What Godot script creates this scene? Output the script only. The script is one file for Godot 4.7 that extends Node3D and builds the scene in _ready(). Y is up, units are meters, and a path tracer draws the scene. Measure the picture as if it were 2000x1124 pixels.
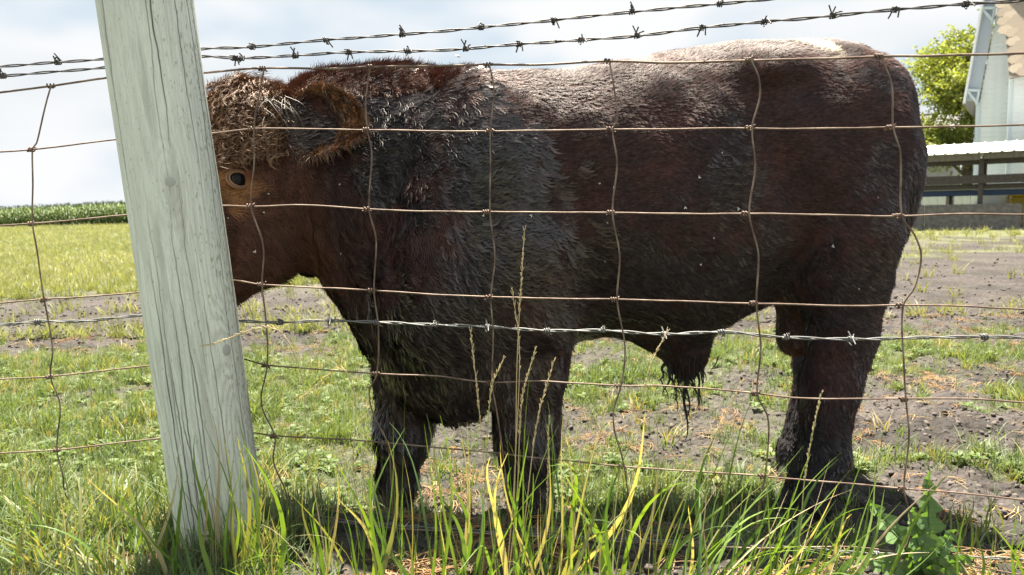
extends Node3D
# A muddy brown bull behind a woven wire and barbed wire fence, seen past a weathered post. Metres, y up.

var rng := RandomNumberGenerator.new()
var n_soft := FastNoiseLite.new()
var n_mid := FastNoiseLite.new()
var n_fine := FastNoiseLite.new()
var n_patch := FastNoiseLite.new()
var eye_at := Vector3(0, 1.05, 0)
var used := {}

const POST_X := -0.76

const LINE_WIRES := [
	[-3.2000,1.3767,-2.1000,-2.6000,1.3747,-2.1000,-2.0000,1.3755,-2.1000,-1.4000,1.3786,-2.1000,-1.3454,1.3812,-2.1000,-1.2054,1.3949,-2.1000,-1.0641,1.4112,-2.1000,-0.9348,1.4159,-2.1000,-0.8193,1.4182,-2.1000,-0.6313,1.4192,-2.0639,-0.4576,1.4092,-2.0314,-0.3423,1.4063,-2.0099,-0.0424,1.3939,-1.9538,0.0766,1.3882,-1.9316,0.2473,1.3854,-1.8996,0.3774,1.3753,-1.8753,0.5665,1.3688,-1.8399,0.8452,1.3602,-1.7878,1.0019,1.3540,-1.7585,1.1336,1.3504,-1.7339,1.1931,1.3490,-1.7228,1.6846,1.3403,-1.6309,2.1760,1.3411,-1.5390,2.7658,1.3377,-1.4287],
	[-3.2155,1.2214,-2.1000,-2.6155,1.2193,-2.1000,-2.0155,1.2202,-2.1000,-1.4155,1.2233,-2.1000,-1.3604,1.2259,-2.1000,-1.2736,1.2304,-2.1000,-1.0500,1.2503,-2.1000,-0.9195,1.2564,-2.1000,-0.8029,1.2601,-2.1000,-0.6698,1.2660,-2.0711,-0.3591,1.2499,-2.0130,-0.0433,1.2324,-1.9540,0.2513,1.2245,-1.8989,0.5698,1.2130,-1.8393,0.8702,1.2010,-1.7832,1.0069,1.1984,-1.7576,1.1397,1.1969,-1.7328,1.1997,1.1954,-1.7215,1.6912,1.1889,-1.6296,2.1827,1.1920,-1.5377,2.7725,1.1911,-1.4274],
	[-3.2349,1.0263,-2.1000,-2.6349,1.0243,-2.1000,-2.0349,1.0251,-2.1000,-1.4349,1.0282,-2.1000,-1.3794,1.0295,-2.1000,-1.2891,1.0327,-2.1000,-1.0246,1.0506,-2.1000,-0.9064,1.0599,-2.1000,-0.7856,1.0678,-2.1000,-0.6904,1.0640,-2.0750,-0.5467,1.0630,-2.0481,-0.3687,1.0478,-2.0148,-0.0556,1.0323,-1.9563,0.2489,1.0237,-1.8993,0.5596,1.0137,-1.8412,0.6991,1.0092,-1.8151,0.8912,1.0000,-1.7792,1.0236,1.0015,-1.7545,1.1476,0.9974,-1.7313,1.2084,0.9949,-1.7199,1.6999,0.9886,-1.6280,2.1913,0.9918,-1.5361,2.7811,0.9911,-1.4258],
	[-3.2560,0.8147,-2.1000,-2.6560,0.8127,-2.1000,-2.0560,0.8135,-2.1000,-1.4560,0.8166,-2.1000,-1.3998,0.8179,-2.1000,-1.2759,0.8259,-2.1000,-1.0091,0.8386,-2.1000,-0.8934,0.8539,-2.1000,-0.7738,0.8661,-2.1000,-0.6705,0.8538,-2.0713,-0.3649,0.8354,-2.0141,-0.0567,0.8167,-1.9565,0.2563,0.8090,-1.8980,0.5818,0.7993,-1.8371,0.7247,0.7941,-1.8104,0.9018,0.7937,-1.7772,1.0199,0.7923,-1.7552,1.1560,0.7851,-1.7297,1.2175,0.7827,-1.7182,1.7090,0.7736,-1.6263,2.2005,0.7740,-1.5344,2.7903,0.7700,-1.4241],
	[-3.2772,0.6013,-2.1000,-2.6772,0.5993,-2.1000,-2.0772,0.6001,-2.1000,-1.4772,0.6032,-2.1000,-1.4203,0.6060,-2.1000,-1.2784,0.6109,-2.1000,-1.0008,0.6351,-2.1000,-0.8800,0.6463,-2.1000,-0.7521,0.6513,-2.0865,-0.6743,0.6337,-2.0720,-0.3655,0.6128,-2.0142,-0.2067,0.6097,-1.9845,-0.0592,0.5944,-1.9570,0.0720,0.6007,-1.9324,0.2625,0.5921,-1.8968,0.3737,0.5941,-1.8760,0.5857,0.5788,-1.8363,0.7053,0.5686,-1.8140,0.9162,0.5718,-1.7746,1.0483,0.5746,-1.7499,1.1646,0.5686,-1.7281,1.2269,0.5664,-1.7165,1.7184,0.5600,-1.6245,2.2099,0.5630,-1.5326,2.7996,0.5622,-1.4223],
	[-3.2980,0.3921,-2.1000,-2.6980,0.3901,-2.1000,-2.0980,0.3909,-2.1000,-1.4980,0.3940,-2.1000,-1.4406,0.3968,-2.1000,-1.2785,0.4028,-2.1000,-0.9879,0.4287,-2.1000,-0.8660,0.4372,-2.1000,-0.7346,0.4416,-2.0833,-0.6615,0.4351,-2.0696,-0.3445,0.4264,-2.0103,-0.0353,0.4062,-1.9525,0.2691,0.3848,-1.8956,0.6050,0.3716,-1.8327,0.9173,0.3541,-1.7743,1.0231,0.3500,-1.7546,1.1738,0.3382,-1.7264,1.2370,0.3314,-1.7146,1.7285,0.3170,-1.6226,2.2200,0.3121,-1.5307,2.8098,0.3018,-1.4205],
	[-3.3179,0.1919,-2.1000,-2.7179,0.1899,-2.1000,-2.1179,0.1907,-2.1000,-1.5179,0.1938,-2.1000,-1.4598,0.1982,-2.1000,-1.3582,0.2045,-2.1000,-1.2481,0.2255,-2.1000,-1.0401,0.2123,-2.1000,-0.8804,0.2274,-2.1000,-0.7298,0.2379,-2.0824,-0.6253,0.2208,-2.0628,-0.4352,0.1983,-2.0273,-0.3351,0.1892,-2.0085,-0.0237,0.1877,-1.9503,0.2836,0.1843,-1.8928,0.5862,0.1872,-1.8363,0.8032,0.2012,-1.7957,0.9135,0.1949,-1.7750,1.0506,0.1740,-1.7494,1.1811,0.1546,-1.7250,1.2450,0.1476,-1.7131,1.7365,0.1226,-1.6212,2.2279,0.1072,-1.5293,2.8177,0.0841,-1.4190]]
const STAY_WIRES := [
	[-1.2054,1.3949,-2.0935,-1.2268,1.3395,-2.0935,-1.2585,1.2462,-2.0935,-1.2708,1.2317,-2.0935,-1.2780,1.1381,-2.0935,-1.2877,1.0327,-2.0935,-1.2820,0.9591,-2.0935,-1.2759,0.8259,-2.0935,-1.2656,0.6909,-2.0935,-1.2784,0.6109,-2.0935,-1.2599,0.5323,-2.0935,-1.2785,0.4028,-2.0935,-1.2680,0.3272,-2.0935,-1.2676,0.2827,-2.0935,-1.2481,0.2255,-2.0935,-1.2647,0.2004,-2.0935,-1.2850,0.1333,-2.0935],
	[-0.6285,1.4190,-2.0569,-0.6451,1.3598,-2.0600,-0.6670,1.2659,-2.0641,-0.6715,1.1754,-2.0649,-0.6875,1.0639,-2.0679,-0.6609,0.9583,-2.0630,-0.6705,0.8538,-2.0648,-0.6659,0.7647,-2.0639,-0.6698,0.6338,-2.0646,-0.6914,0.5523,-2.0687,-0.6897,0.5093,-2.0683,-0.6600,0.4352,-2.0628,-0.6689,0.3653,-2.0645,-0.6368,0.2790,-2.0585,-0.6253,0.2208,-2.0563],
	[-0.3423,1.4063,-2.0034,-0.3599,1.3194,-2.0067,-0.3591,1.2499,-2.0065,-0.3497,1.1899,-2.0048,-0.3632,1.0477,-2.0073,-0.3492,0.9666,-2.0047,-0.3608,0.8354,-2.0068,-0.3528,0.7378,-2.0054,-0.3627,0.6128,-2.0072,-0.3843,0.5723,-2.0112,-0.3849,0.5304,-2.0114,-0.3713,0.4888,-2.0088,-0.3431,0.4265,-2.0035,-0.3371,0.3065,-2.0024,-0.3351,0.1892,-2.0020],
	[-0.0411,1.3938,-1.9471,-0.0316,1.3278,-1.9453,-0.0433,1.2324,-1.9475,-0.0456,1.1531,-1.9479,-0.0504,1.0322,-1.9488,-0.0406,0.9223,-1.9470,-0.0541,0.8166,-1.9495,-0.0515,0.7255,-1.9490,-0.0579,0.5945,-1.9502,-0.0480,0.5244,-1.9483,-0.0339,0.4063,-1.9457,-0.0273,0.3060,-1.9445,-0.0237,0.1877,-1.9438],
	[0.2473,1.3854,-1.8931,0.2584,1.3127,-1.8911,0.2649,1.2458,-1.8899,0.2526,1.2245,-1.8922,0.2625,1.1421,-1.8903,0.2502,1.0236,-1.8926,0.2661,0.9180,-1.8896,0.2587,0.8090,-1.8910,0.2760,0.6884,-1.8878,0.2650,0.5921,-1.8898,0.2468,0.5314,-1.8932,0.2487,0.4786,-1.8929,0.2644,0.4193,-1.8899,0.2716,0.3849,-1.8886,0.2821,0.2927,-1.8866,0.2836,0.1843,-1.8863],
	[0.5665,1.3688,-1.8334,0.5836,1.3307,-1.8302,0.5874,1.2838,-1.8295,0.5709,1.2130,-1.8326,0.5784,1.1189,-1.8312,0.5654,1.0136,-1.8337,0.5868,0.9136,-1.8297,0.5830,0.7993,-1.8304,0.5942,0.6911,-1.8283,0.5869,0.5788,-1.8296,0.6096,0.5272,-1.8254,0.6135,0.4763,-1.8246,0.6062,0.3717,-1.8260,0.5937,0.2943,-1.8284,0.5862,0.1872,-1.8298],
	[0.8452,1.3602,-1.7813,0.8680,1.2922,-1.7771,0.8734,1.2009,-1.7761,0.8897,1.1428,-1.7730,0.8966,0.9999,-1.7717,0.9245,0.9559,-1.7665,0.9386,0.9087,-1.7639,0.9277,0.8378,-1.7659,0.9039,0.7937,-1.7703,0.9082,0.6694,-1.7695,0.9151,0.5718,-1.7683,0.9239,0.4856,-1.7666,0.9173,0.3541,-1.7678,0.9350,0.2727,-1.7645,0.9274,0.2213,-1.7659,0.9135,0.1949,-1.7685,0.9098,0.1173,-1.7692]]
const KNOTS := [-1.2054,1.3949,-2.1000,-1.2736,1.2304,-2.1000,-1.2891,1.0327,-2.1000,-1.2759,0.8259,-2.1000,-1.2784,0.6109,-2.1000,-1.2785,0.4028,-2.1000,-1.2481,0.2255,-2.1000,-0.6313,1.4192,-2.0639,-0.6698,1.2660,-2.0711,-0.6904,1.0640,-2.0750,-0.6705,0.8538,-2.0713,-0.6743,0.6337,-2.0720,-0.6615,0.4351,-2.0696,-0.6253,0.2208,-2.0628,-0.3423,1.4063,-2.0099,-0.3591,1.2499,-2.0130,-0.3687,1.0478,-2.0148,-0.3649,0.8354,-2.0141,-0.3655,0.6128,-2.0142,-0.3445,0.4264,-2.0103,-0.3351,0.1892,-2.0085,-0.0424,1.3939,-1.9538,-0.0433,1.2324,-1.9540,-0.0556,1.0323,-1.9563,-0.0567,0.8167,-1.9565,-0.0592,0.5944,-1.9570,-0.0353,0.4062,-1.9525,-0.0237,0.1877,-1.9503,0.2473,1.3854,-1.8996,0.2513,1.2245,-1.8989,0.2489,1.0237,-1.8993,0.2563,0.8090,-1.8980,0.2625,0.5921,-1.8968,0.2691,0.3848,-1.8956,0.2836,0.1843,-1.8928,0.5665,1.3688,-1.8399,0.5698,1.2130,-1.8393,0.5596,1.0137,-1.8412,0.5818,0.7993,-1.8371,0.5857,0.5788,-1.8363,0.6050,0.3716,-1.8327,0.5862,0.1872,-1.8363,0.8452,1.3602,-1.7878,0.8702,1.2010,-1.7832,0.8912,1.0000,-1.7792,0.9018,0.7937,-1.7772,0.9162,0.5718,-1.7746,0.9173,0.3541,-1.7743,0.9135,0.1949,-1.7750]
const BARB_UPPER := [-3.1930,1.4469,-2.1120,-2.5930,1.4449,-2.1120,-1.9930,1.4457,-2.1120,-1.3930,1.4488,-2.1120,-1.3386,1.4514,-2.1120,-1.1917,1.4582,-2.1120,-1.0665,1.4642,-2.1120,-0.9304,1.4739,-2.1120,-0.8107,1.4827,-2.1120,-0.6630,1.4783,-2.0819,-0.4604,1.4834,-2.0440,-0.2590,1.4842,-2.0063,-0.0586,1.4881,-1.9688,0.1195,1.4930,-1.9355,0.3043,1.5002,-1.9010,0.5039,1.5034,-1.8636,0.5601,1.5050,-1.8531,0.8207,1.5104,-1.8044,1.1857,1.5191,-1.7361,1.6772,1.5186,-1.6442,2.1687,1.5275,-1.5523,2.7585,1.5338,-1.4420]
const BARB_UPPER_AT := [-1.1917,1.4582,-2.1120,-0.6630,1.4783,-2.0819,-0.4604,1.4834,-2.0440,-0.2589,1.4854,-2.0063,-0.0586,1.4881,-1.9688,0.1195,1.4930,-1.9355,0.3043,1.5002,-1.9010,0.5039,1.5034,-1.8636]
const BARB_LOWER := [-3.1955,1.4218,-2.1120,-2.5955,1.4198,-2.1120,-1.9955,1.4206,-2.1120,-1.3955,1.4237,-2.1120,-1.3410,1.4263,-2.1120,-1.0684,1.4418,-2.1120,-0.9319,1.4542,-2.1120,-0.8121,1.4630,-2.1120,-0.7004,1.4519,-2.0889,-0.5452,1.4490,-2.0598,-0.4009,1.4492,-2.0328,-0.2449,1.4421,-2.0037,-0.0984,1.4392,-1.9763,0.0344,1.4419,-1.9515,0.1854,1.4419,-1.9232,0.3156,1.4441,-1.8989,0.4642,1.4519,-1.8711,0.6027,1.4563,-1.8452,0.7492,1.4598,-1.8178,0.8796,1.4640,-1.7934,1.0237,1.4657,-1.7664,1.1091,1.4650,-1.7505,1.1880,1.4667,-1.7357,1.6795,1.4641,-1.6438,2.1710,1.4709,-1.5519,2.7607,1.4747,-1.4416]
const BARB_LOWER_AT := [-1.3397,1.4262,-2.1120,-0.7147,1.4528,-2.0915,-0.6933,1.4515,-2.0875,-0.5452,1.4490,-2.0598,-0.4009,1.4492,-2.0328,-0.2449,1.4421,-2.0037,-0.0984,1.4392,-1.9763,0.0344,1.4419,-1.9515,0.1854,1.4419,-1.9232,0.3156,1.4441,-1.8989,0.4642,1.4519,-1.8711,0.6027,1.4563,-1.8452,0.7492,1.4598,-1.8178,0.8796,1.4640,-1.7934,1.0237,1.4657,-1.7664]
const BARB_MIDDLE := [-3.2620,0.7540,-2.1120,-2.6620,0.7520,-2.1120,-2.0620,0.7528,-2.1120,-1.4620,0.7559,-2.1120,-1.4057,0.7572,-2.1120,-1.3097,0.7632,-2.1120,-1.1947,0.7616,-2.1120,-1.0184,0.7725,-2.1120,-0.8996,0.7665,-2.1120,-0.7586,0.7533,-2.0997,-0.6303,0.7480,-2.0758,-0.5000,0.7538,-2.0514,-0.3662,0.7500,-2.0264,-0.2017,0.7436,-1.9956,-0.0643,0.7387,-1.9699,0.0876,0.7288,-1.9415,0.2268,0.7307,-1.9155,0.3743,0.7211,-1.8879,0.5096,0.7269,-1.8626,0.6576,0.7152,-1.8349,0.8024,0.7112,-1.8078,0.8983,0.7142,-1.7899,1.0857,0.7190,-1.7549,1.1587,0.7170,-1.7412,1.2204,0.7163,-1.7297,1.7119,0.7133,-1.6378,2.2034,0.7198,-1.5458,2.7932,0.7231,-1.4356]
const BARB_MIDDLE_AT := [-1.3097,0.7632,-2.1120,-0.6303,0.7480,-2.0758,-0.4857,0.7538,-2.0487,-0.3592,0.7500,-2.0250,-0.1990,0.7437,-1.9951,-0.0616,0.7388,-1.9694,0.0876,0.7288,-1.9415,0.2292,0.7294,-1.9150,0.3743,0.7211,-1.8879,0.5096,0.7269,-1.8626,0.6576,0.7152,-1.8349,0.8024,0.7112,-1.8078,1.0857,0.7190,-1.7549]
const BARB_BOTTOM := [-3.3174,0.1979,-2.1200,-2.7174,0.1959,-2.1200,-2.1174,0.1967,-2.1200,-1.5174,0.1998,-2.1200,-1.4601,0.1953,-2.1200,-1.3450,0.1906,-2.1200,-1.2013,0.1822,-2.1200,-1.0431,0.1734,-2.1200,-0.8835,0.1826,-2.1200,-0.7323,0.2006,-2.1028,-0.5823,0.1906,-2.0748,-0.3494,0.1884,-2.0312,0.0497,0.1821,-1.9566,0.3718,0.1840,-1.8963,0.6872,0.1839,-1.8374,0.8721,0.1795,-1.8028,1.0503,0.1828,-1.7695,1.1798,0.1859,-1.7453,1.2433,0.1874,-1.7334,1.7347,0.1866,-1.6415,2.2262,0.1953,-1.5496,2.8160,0.2013,-1.4393]
const BARB_BOTTOM_AT := [-1.3335,0.1903,-2.1200,-1.1899,0.1804,-2.1200,-0.3422,0.1888,-2.0299,0.6918,0.1881,-1.8365,0.8744,0.1809,-1.8024,1.0536,0.1830,-1.7689]


# ------------------------------------------------------------------ helpers
class MB:
	var v := PackedVector3Array()
	var n := PackedVector3Array()
	var c := PackedColorArray()
	var uv := PackedVector2Array()
	var ix := PackedInt32Array()
	func point(p: Vector3, nn: Vector3, col := Color.WHITE, t := Vector2.ZERO) -> int:
		v.push_back(p); n.push_back(nn); c.push_back(col); uv.push_back(t)
		return v.size() - 1
	func tri(a: int, b: int, d: int) -> void:
		ix.push_back(a); ix.push_back(b); ix.push_back(d)
	func quad(a: Vector3, b: Vector3, d: Vector3, e: Vector3, col := Color.WHITE) -> void:
		var nn := (b - a).cross(e - a).normalized()
		if nn == Vector3.ZERO:
			nn = (d - b).cross(e - b).normalized()
		var i := v.size()
		point(a, nn, col, Vector2(0, 0)); point(b, nn, col, Vector2(1, 0)); point(d, nn, col, Vector2(1, 1)); point(e, nn, col, Vector2(0, 1))
		tri(i, i + 2, i + 1); tri(i, i + 3, i + 2)
	func box(o: Vector3, s: Vector3, b := Basis(), col := Color.WHITE, bevel := 0.0) -> void:
		# a box with chamfered edges
		var h := s * 0.5
		var e := minf(bevel, minf(h.x, minf(h.y, h.z)) * 0.6)
		for ax in 3:
			for sg: float in [-1.0, 1.0]:
				var u := (ax + 1) % 3
				var w := (ax + 2) % 3
				var q := []
				for k in [[-1, -1], [1, -1], [1, 1], [-1, 1]]:
					var p := Vector3.ZERO
					p[ax] = h[ax] * sg
					p[u] = (h[u] - e) * k[0]
					p[w] = (h[w] - e) * k[1]
					q.append(o + b * p)
				if sg > 0.0:
					quad(q[0], q[1], q[2], q[3], col)
				else:
					quad(q[3], q[2], q[1], q[0], col)
		if e <= 0.0:
			return
		for ax in 3:
			var u := (ax + 1) % 3
			var w := (ax + 2) % 3
			for su: float in [-1.0, 1.0]:
				for sw: float in [-1.0, 1.0]:
					var q := []
					for k in [[0, -1], [0, 1], [1, 1], [1, -1]]:
						var p := Vector3.ZERO
						p[ax] = (h[ax] - e) * k[1]
						p[u] = (h[u] - (e if k[0] == 0 else 0.0)) * su
						p[w] = (h[w] - (0.0 if k[0] == 0 else e)) * sw
						q.append(o + b * p)
					quad(q[0], q[1], q[2], q[3], col)
	func tube(pts: PackedVector3Array, r0: float, r1: float, sides: int, col := Color.WHITE, caps := true) -> void:
		var m := pts.size()
		var last := Vector3.UP
		var base := v.size()
		for i in m:
			var d := (pts[mini(i + 1, m - 1)] - pts[maxi(i - 1, 0)]).normalized()
			var s := d.cross(last)
			if i == 0 or s.length() < 0.05:
				s = d.cross(Vector3(0.31, 0.2, 0.93) if absf(d.y) > 0.8 else Vector3.UP)
			else:
				s = last - d * last.dot(d)
			s = s.normalized()
			last = s
			var t := d.cross(s)
			var r := lerpf(r0, r1, float(i) / maxf(1, m - 1))
			for k in sides:
				var a := TAU * k / sides
				var nn := s * cos(a) + t * sin(a)
				point(pts[i] + nn * r, nn, col, Vector2(float(k) / sides, float(i)))
		for i in m - 1:
			for k in sides:
				var k2 := (k + 1) % sides
				var a := base + i * sides + k
				var b := base + i * sides + k2
				tri(a, a + sides, b); tri(b, a + sides, b + sides)
		if caps:
			for e in 2:
				var o := base + (m - 1) * sides * e
				var dn := (pts[0] - pts[1]).normalized() if e == 0 else (pts[m - 1] - pts[m - 2]).normalized()
				var ci := point(pts[0] if e == 0 else pts[m - 1], dn, col)
				for k in sides:
					tri(ci, o + k, o + (k + 1) % sides)
	func blob(o: Vector3, r: Vector3, rings: int, segs: int, b := Basis(), col := Color.WHITE) -> void:
		var base := v.size()
		for i in rings + 1:
			var a := PI * i / rings
			for k in segs:
				var q := TAU * k / segs
				var d := Vector3(sin(a) * cos(q), cos(a), sin(a) * sin(q))
				point(o + b * (d * r), (b * (d / r)).normalized(), col, Vector2(float(k) / segs, float(i) / rings))
		for i in rings:
			for k in segs:
				var k2 := (k + 1) % segs
				var p := base + i * segs + k
				var q := base + i * segs + k2
				tri(p, q, p + segs); tri(q, q + segs, p + segs)
	func ribbon(pts: PackedVector3Array, side: Vector3, w: PackedFloat32Array, fold := 0.0, col := Color.WHITE) -> void:
		# a leaf blade: two halves folded along the midrib
		var m := pts.size()
		var base := v.size()
		for i in m:
			var d := (pts[mini(i + 1, m - 1)] - pts[maxi(i - 1, 0)]).normalized()
			var s := (side - d * side.dot(d)).normalized()
			var nn := s.cross(d).normalized()
			point(pts[i] - s * w[i] + nn * w[i] * fold, (nn + s * fold).normalized(), col, Vector2(0, float(i) / m))
			point(pts[i], nn, col, Vector2(0.5, float(i) / m))
			point(pts[i] + s * w[i] + nn * w[i] * fold, (nn - s * fold).normalized(), col, Vector2(1, float(i) / m))
		for i in m - 1:
			for k in 2:
				var a := base + i * 3 + k
				tri(a, a + 3, a + 1); tri(a + 1, a + 3, a + 4)
	func strip(pts: PackedVector3Array, side: Vector3, w: PackedFloat32Array, col := Color.WHITE) -> void:
		var m := pts.size()
		var base := v.size()
		for i in m:
			var d := (pts[mini(i + 1, m - 1)] - pts[maxi(i - 1, 0)]).normalized()
			var s := (side - d * side.dot(d)).normalized()
			var nn := s.cross(d).normalized()
			if i == m - 1:
				point(pts[i], nn, col, Vector2(0.5, 1))
			else:
				point(pts[i] - s * w[i], nn, col, Vector2(0, float(i) / m))
				point(pts[i] + s * w[i], nn, col, Vector2(1, float(i) / m))
		for i in m - 2:
			var a := base + i * 2
			tri(a, a + 2, a + 1); tri(a + 1, a + 2, a + 3)
		var z := base + (m - 2) * 2
		tri(z, z + 2, z + 1)
	func mesh() -> ArrayMesh:
		for t in ix.size() / 3:   # turn every face the way its normals point
			var i := ix[t * 3]
			var j := ix[t * 3 + 1]
			var k := ix[t * 3 + 2]
			if (v[j] - v[i]).cross(v[k] - v[i]).dot(n[i] + n[j] + n[k]) > 0.0:
				ix[t * 3 + 1] = k
				ix[t * 3 + 2] = j
		var a := []
		a.resize(Mesh.ARRAY_MAX)
		a[Mesh.ARRAY_VERTEX] = v
		a[Mesh.ARRAY_NORMAL] = n
		a[Mesh.ARRAY_COLOR] = c
		a[Mesh.ARRAY_TEX_UV] = uv
		a[Mesh.ARRAY_INDEX] = ix
		var m := ArrayMesh.new()
		m.add_surface_from_arrays(Mesh.PRIMITIVE_TRIANGLES, a)
		return m


func lin(r: float, g: float, b: float) -> Color:
	return Color(r, g, b).linear_to_srgb()


func mat(col: Color, rough := 0.8, metal := 0.0) -> StandardMaterial3D:
	var m := StandardMaterial3D.new()
	m.albedo_color = col
	m.roughness = rough
	m.metallic = metal
	return m


func tinted(rough := 0.8) -> StandardMaterial3D:
	# takes its colour from the mesh or the copy
	var m := mat(Color.WHITE, rough)
	m.vertex_color_use_as_albedo = true
	return m


func noise_tex(freq: float, lo: Color, hi: Color, size := 256, seed_at := 1, octaves := 4) -> NoiseTexture2D:
	var f := FastNoiseLite.new()
	f.noise_type = FastNoiseLite.TYPE_SIMPLEX_SMOOTH
	f.frequency = freq
	f.seed = seed_at
	f.fractal_octaves = octaves
	var t := NoiseTexture2D.new()
	t.width = size
	t.height = size
	t.seamless = true
	t.noise = f
	var g := Gradient.new()
	g.set_color(0, lo)
	g.set_color(1, hi)
	t.color_ramp = g
	return t


func numbered(called: String) -> String:
	var k: int = used.get(called, 0)
	used[called] = k + 1
	return called if k == 0 else "%s_%03d" % [called, k]


func put(m: Mesh, material: Material, called: String, parent: Node) -> MeshInstance3D:
	var o := MeshInstance3D.new()
	o.name = called if parent != self else numbered(called)
	o.mesh = m
	o.material_override = material
	parent.add_child(o, true)
	return o


func tag(o: Node, label: String, category := "", group := "", kind := "") -> void:
	if label: o.set_meta("label", label)
	if category: o.set_meta("category", category)
	if group: o.set_meta("group", group)
	if kind: o.set_meta("kind", kind)


func thing(called: String, at: Vector3, label: String, category: String, group := "") -> Node3D:
	var o := Node3D.new()
	o.name = numbered(called)
	o.position = at
	add_child(o)
	tag(o, label, category, group)
	return o


func multi(called: String, m: Mesh, material: Material, buf: PackedFloat32Array, parent: Node) -> MultiMeshInstance3D:
	var mm := MultiMesh.new()
	mm.transform_format = MultiMesh.TRANSFORM_3D
	mm.use_colors = true
	mm.mesh = m
	mm.instance_count = buf.size() / 16
	mm.buffer = buf
	var o := MultiMeshInstance3D.new()
	o.name = called if parent != self else numbered(called)
	o.multimesh = mm
	o.material_override = material
	parent.add_child(o, true)
	o.set_meta("kind", "stuff")
	return o


func push(buf: PackedFloat32Array, x: Vector3, y: Vector3, z: Vector3, o: Vector3, c: Color) -> void:
	buf.append_array(PackedFloat32Array([x.x, y.x, z.x, o.x, x.y, y.y, z.y, o.y, x.z, y.z, z.z, o.z, c.r, c.g, c.b, 1.0]))


func pts3(flat: Array, off := Vector3.ZERO) -> PackedVector3Array:
	var p := PackedVector3Array()
	for i in flat.size() / 3:
		p.push_back(Vector3(flat[i * 3], flat[i * 3 + 1], flat[i * 3 + 2]) - off)
	return p


func smooth_path(p: PackedVector3Array, step: float) -> PackedVector3Array:
	# Catmull-Rom through the points, about one point every step metres
	var o := PackedVector3Array()
	for i in p.size() - 1:
		var a := p[maxi(i - 1, 0)]
		var b := p[i]
		var c := p[i + 1]
		var d := p[mini(i + 2, p.size() - 1)]
		var len_ab := b.distance_to(c)
		var m := maxi(1, int(len_ab / step))
		# shorten far tangents so uneven spacing does not overshoot
		var t0 := (c - a).normalized() * len_ab if a != b else (c - b)
		var t1 := (d - b).normalized() * len_ab if d != c else (c - b)
		for k in m:
			var t := float(k) / m
			var t2 := t * t
			var t3 := t2 * t
			o.push_back(b * (2 * t3 - 3 * t2 + 1) + t0 * (t3 - 2 * t2 + t) + c * (-2 * t3 + 3 * t2) + t1 * (t3 - t2))
	o.push_back(p[p.size() - 1])
	return o


func sstep(a: float, b: float, x: float) -> float:
	return smoothstep(a, b, x)


# ------------------------------------------------------------------ land
func fence_z(x: float) -> float:
	return -2.10 if x < POST_X else -2.088 + (x - POST_X) * 0.187


func mud_at(x: float, z: float) -> float:
	# how bare the soil is, 0 grass to 1 mud
	var d := -z
	var e := n_patch.get_noise_2d(x, z) * 1.6 + n_mid.get_noise_2d(x * 0.5, z * 0.5) * 0.5
	var band := sstep(5.5, 6.3, d + e * 0.5) * (1.0 - sstep(9.6, 10.8, d + e * 0.7 - maxf(0.0, x) * 0.35))
	var s := fence_z(x) - z
	var right := sstep(-0.1, 1.4, x + e * 0.7 - 0.16 * maxf(0, d - 3.0)) * sstep(-0.15, 0.2, s + e * 0.15 + sstep(0.4, 0.9, x) * 0.8) * (1.0 - sstep(17.0, 20.5, d + e * 2.0))
	var tuftland := sstep(0.18, 0.42, n_patch.get_noise_2d(x * 1.7 + 40.0, z * 2.3 - 17.0) + 0.5 * n_mid.get_noise_2d(x * 1.4, z * 1.6))
	right *= 1.0 - 0.9 * tuftland
	var island := 1.0 - sstep(0.6, 1.15, Vector2((x - 2.35 - e * 0.3) / 1.25, (z + 5.0 + e * 0.2) / 0.75).length())
	right *= 1.0 - 0.85 * island
	var mid := sstep(-1.0, -0.35, x) * (1.0 - sstep(0.6, 1.4, x)) * sstep(0.12, 0.4, s) * sstep(-0.05, 0.3, e + 0.1) * (1.0 - sstep(5, 6, d))
	var bare := sstep(0.42, 0.6, n_patch.get_noise_2d(x * 2.1 - 9.0, z * 2.1 + 31.0) + 0.35 * n_mid.get_noise_2d(x, z)) * 0.8 * (1.0 - sstep(11, 13, d))
	var verge := sstep(-0.75, -0.45, x + e * 0.12) * sstep(-0.55, -0.35, s) * (1.0 - sstep(0.3, 0.55, s + e * 0.25)) * 0.9
	return clampf(maxf(maxf(band, right), maxf(mid * 0.85, maxf(bare, verge))), 0.0, 1.0)


func ground_y(x: float, z: float, m := -1.0) -> float:
	var s := fence_z(x) - z
	var ridge := lerpf(0.19, 0.14, clampf((x + 1.0) / 2.2, 0, 1)) * (1.0 - sstep(0.0, 0.62, s))
	if s < -0.3:
		ridge -= 0.05 * sstep(0.3, 1.2, -s)
	if m < 0.0:
		m = mud_at(x, z)
	var y := ridge + n_soft.get_noise_2d(x, z) * 0.035
	if z > -14.0 and absf(x) < 12.0:
		y += n_mid.get_noise_2d(x * 1.3, z * 1.3) * 0.018
		y += m * (n_fine.get_noise_2d(x * 0.8, z * 0.8) * 0.034 + n_fine.get_noise_2d(x * 2.2 + 7.0, z * 2.2) * 0.018)
	return y


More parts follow.
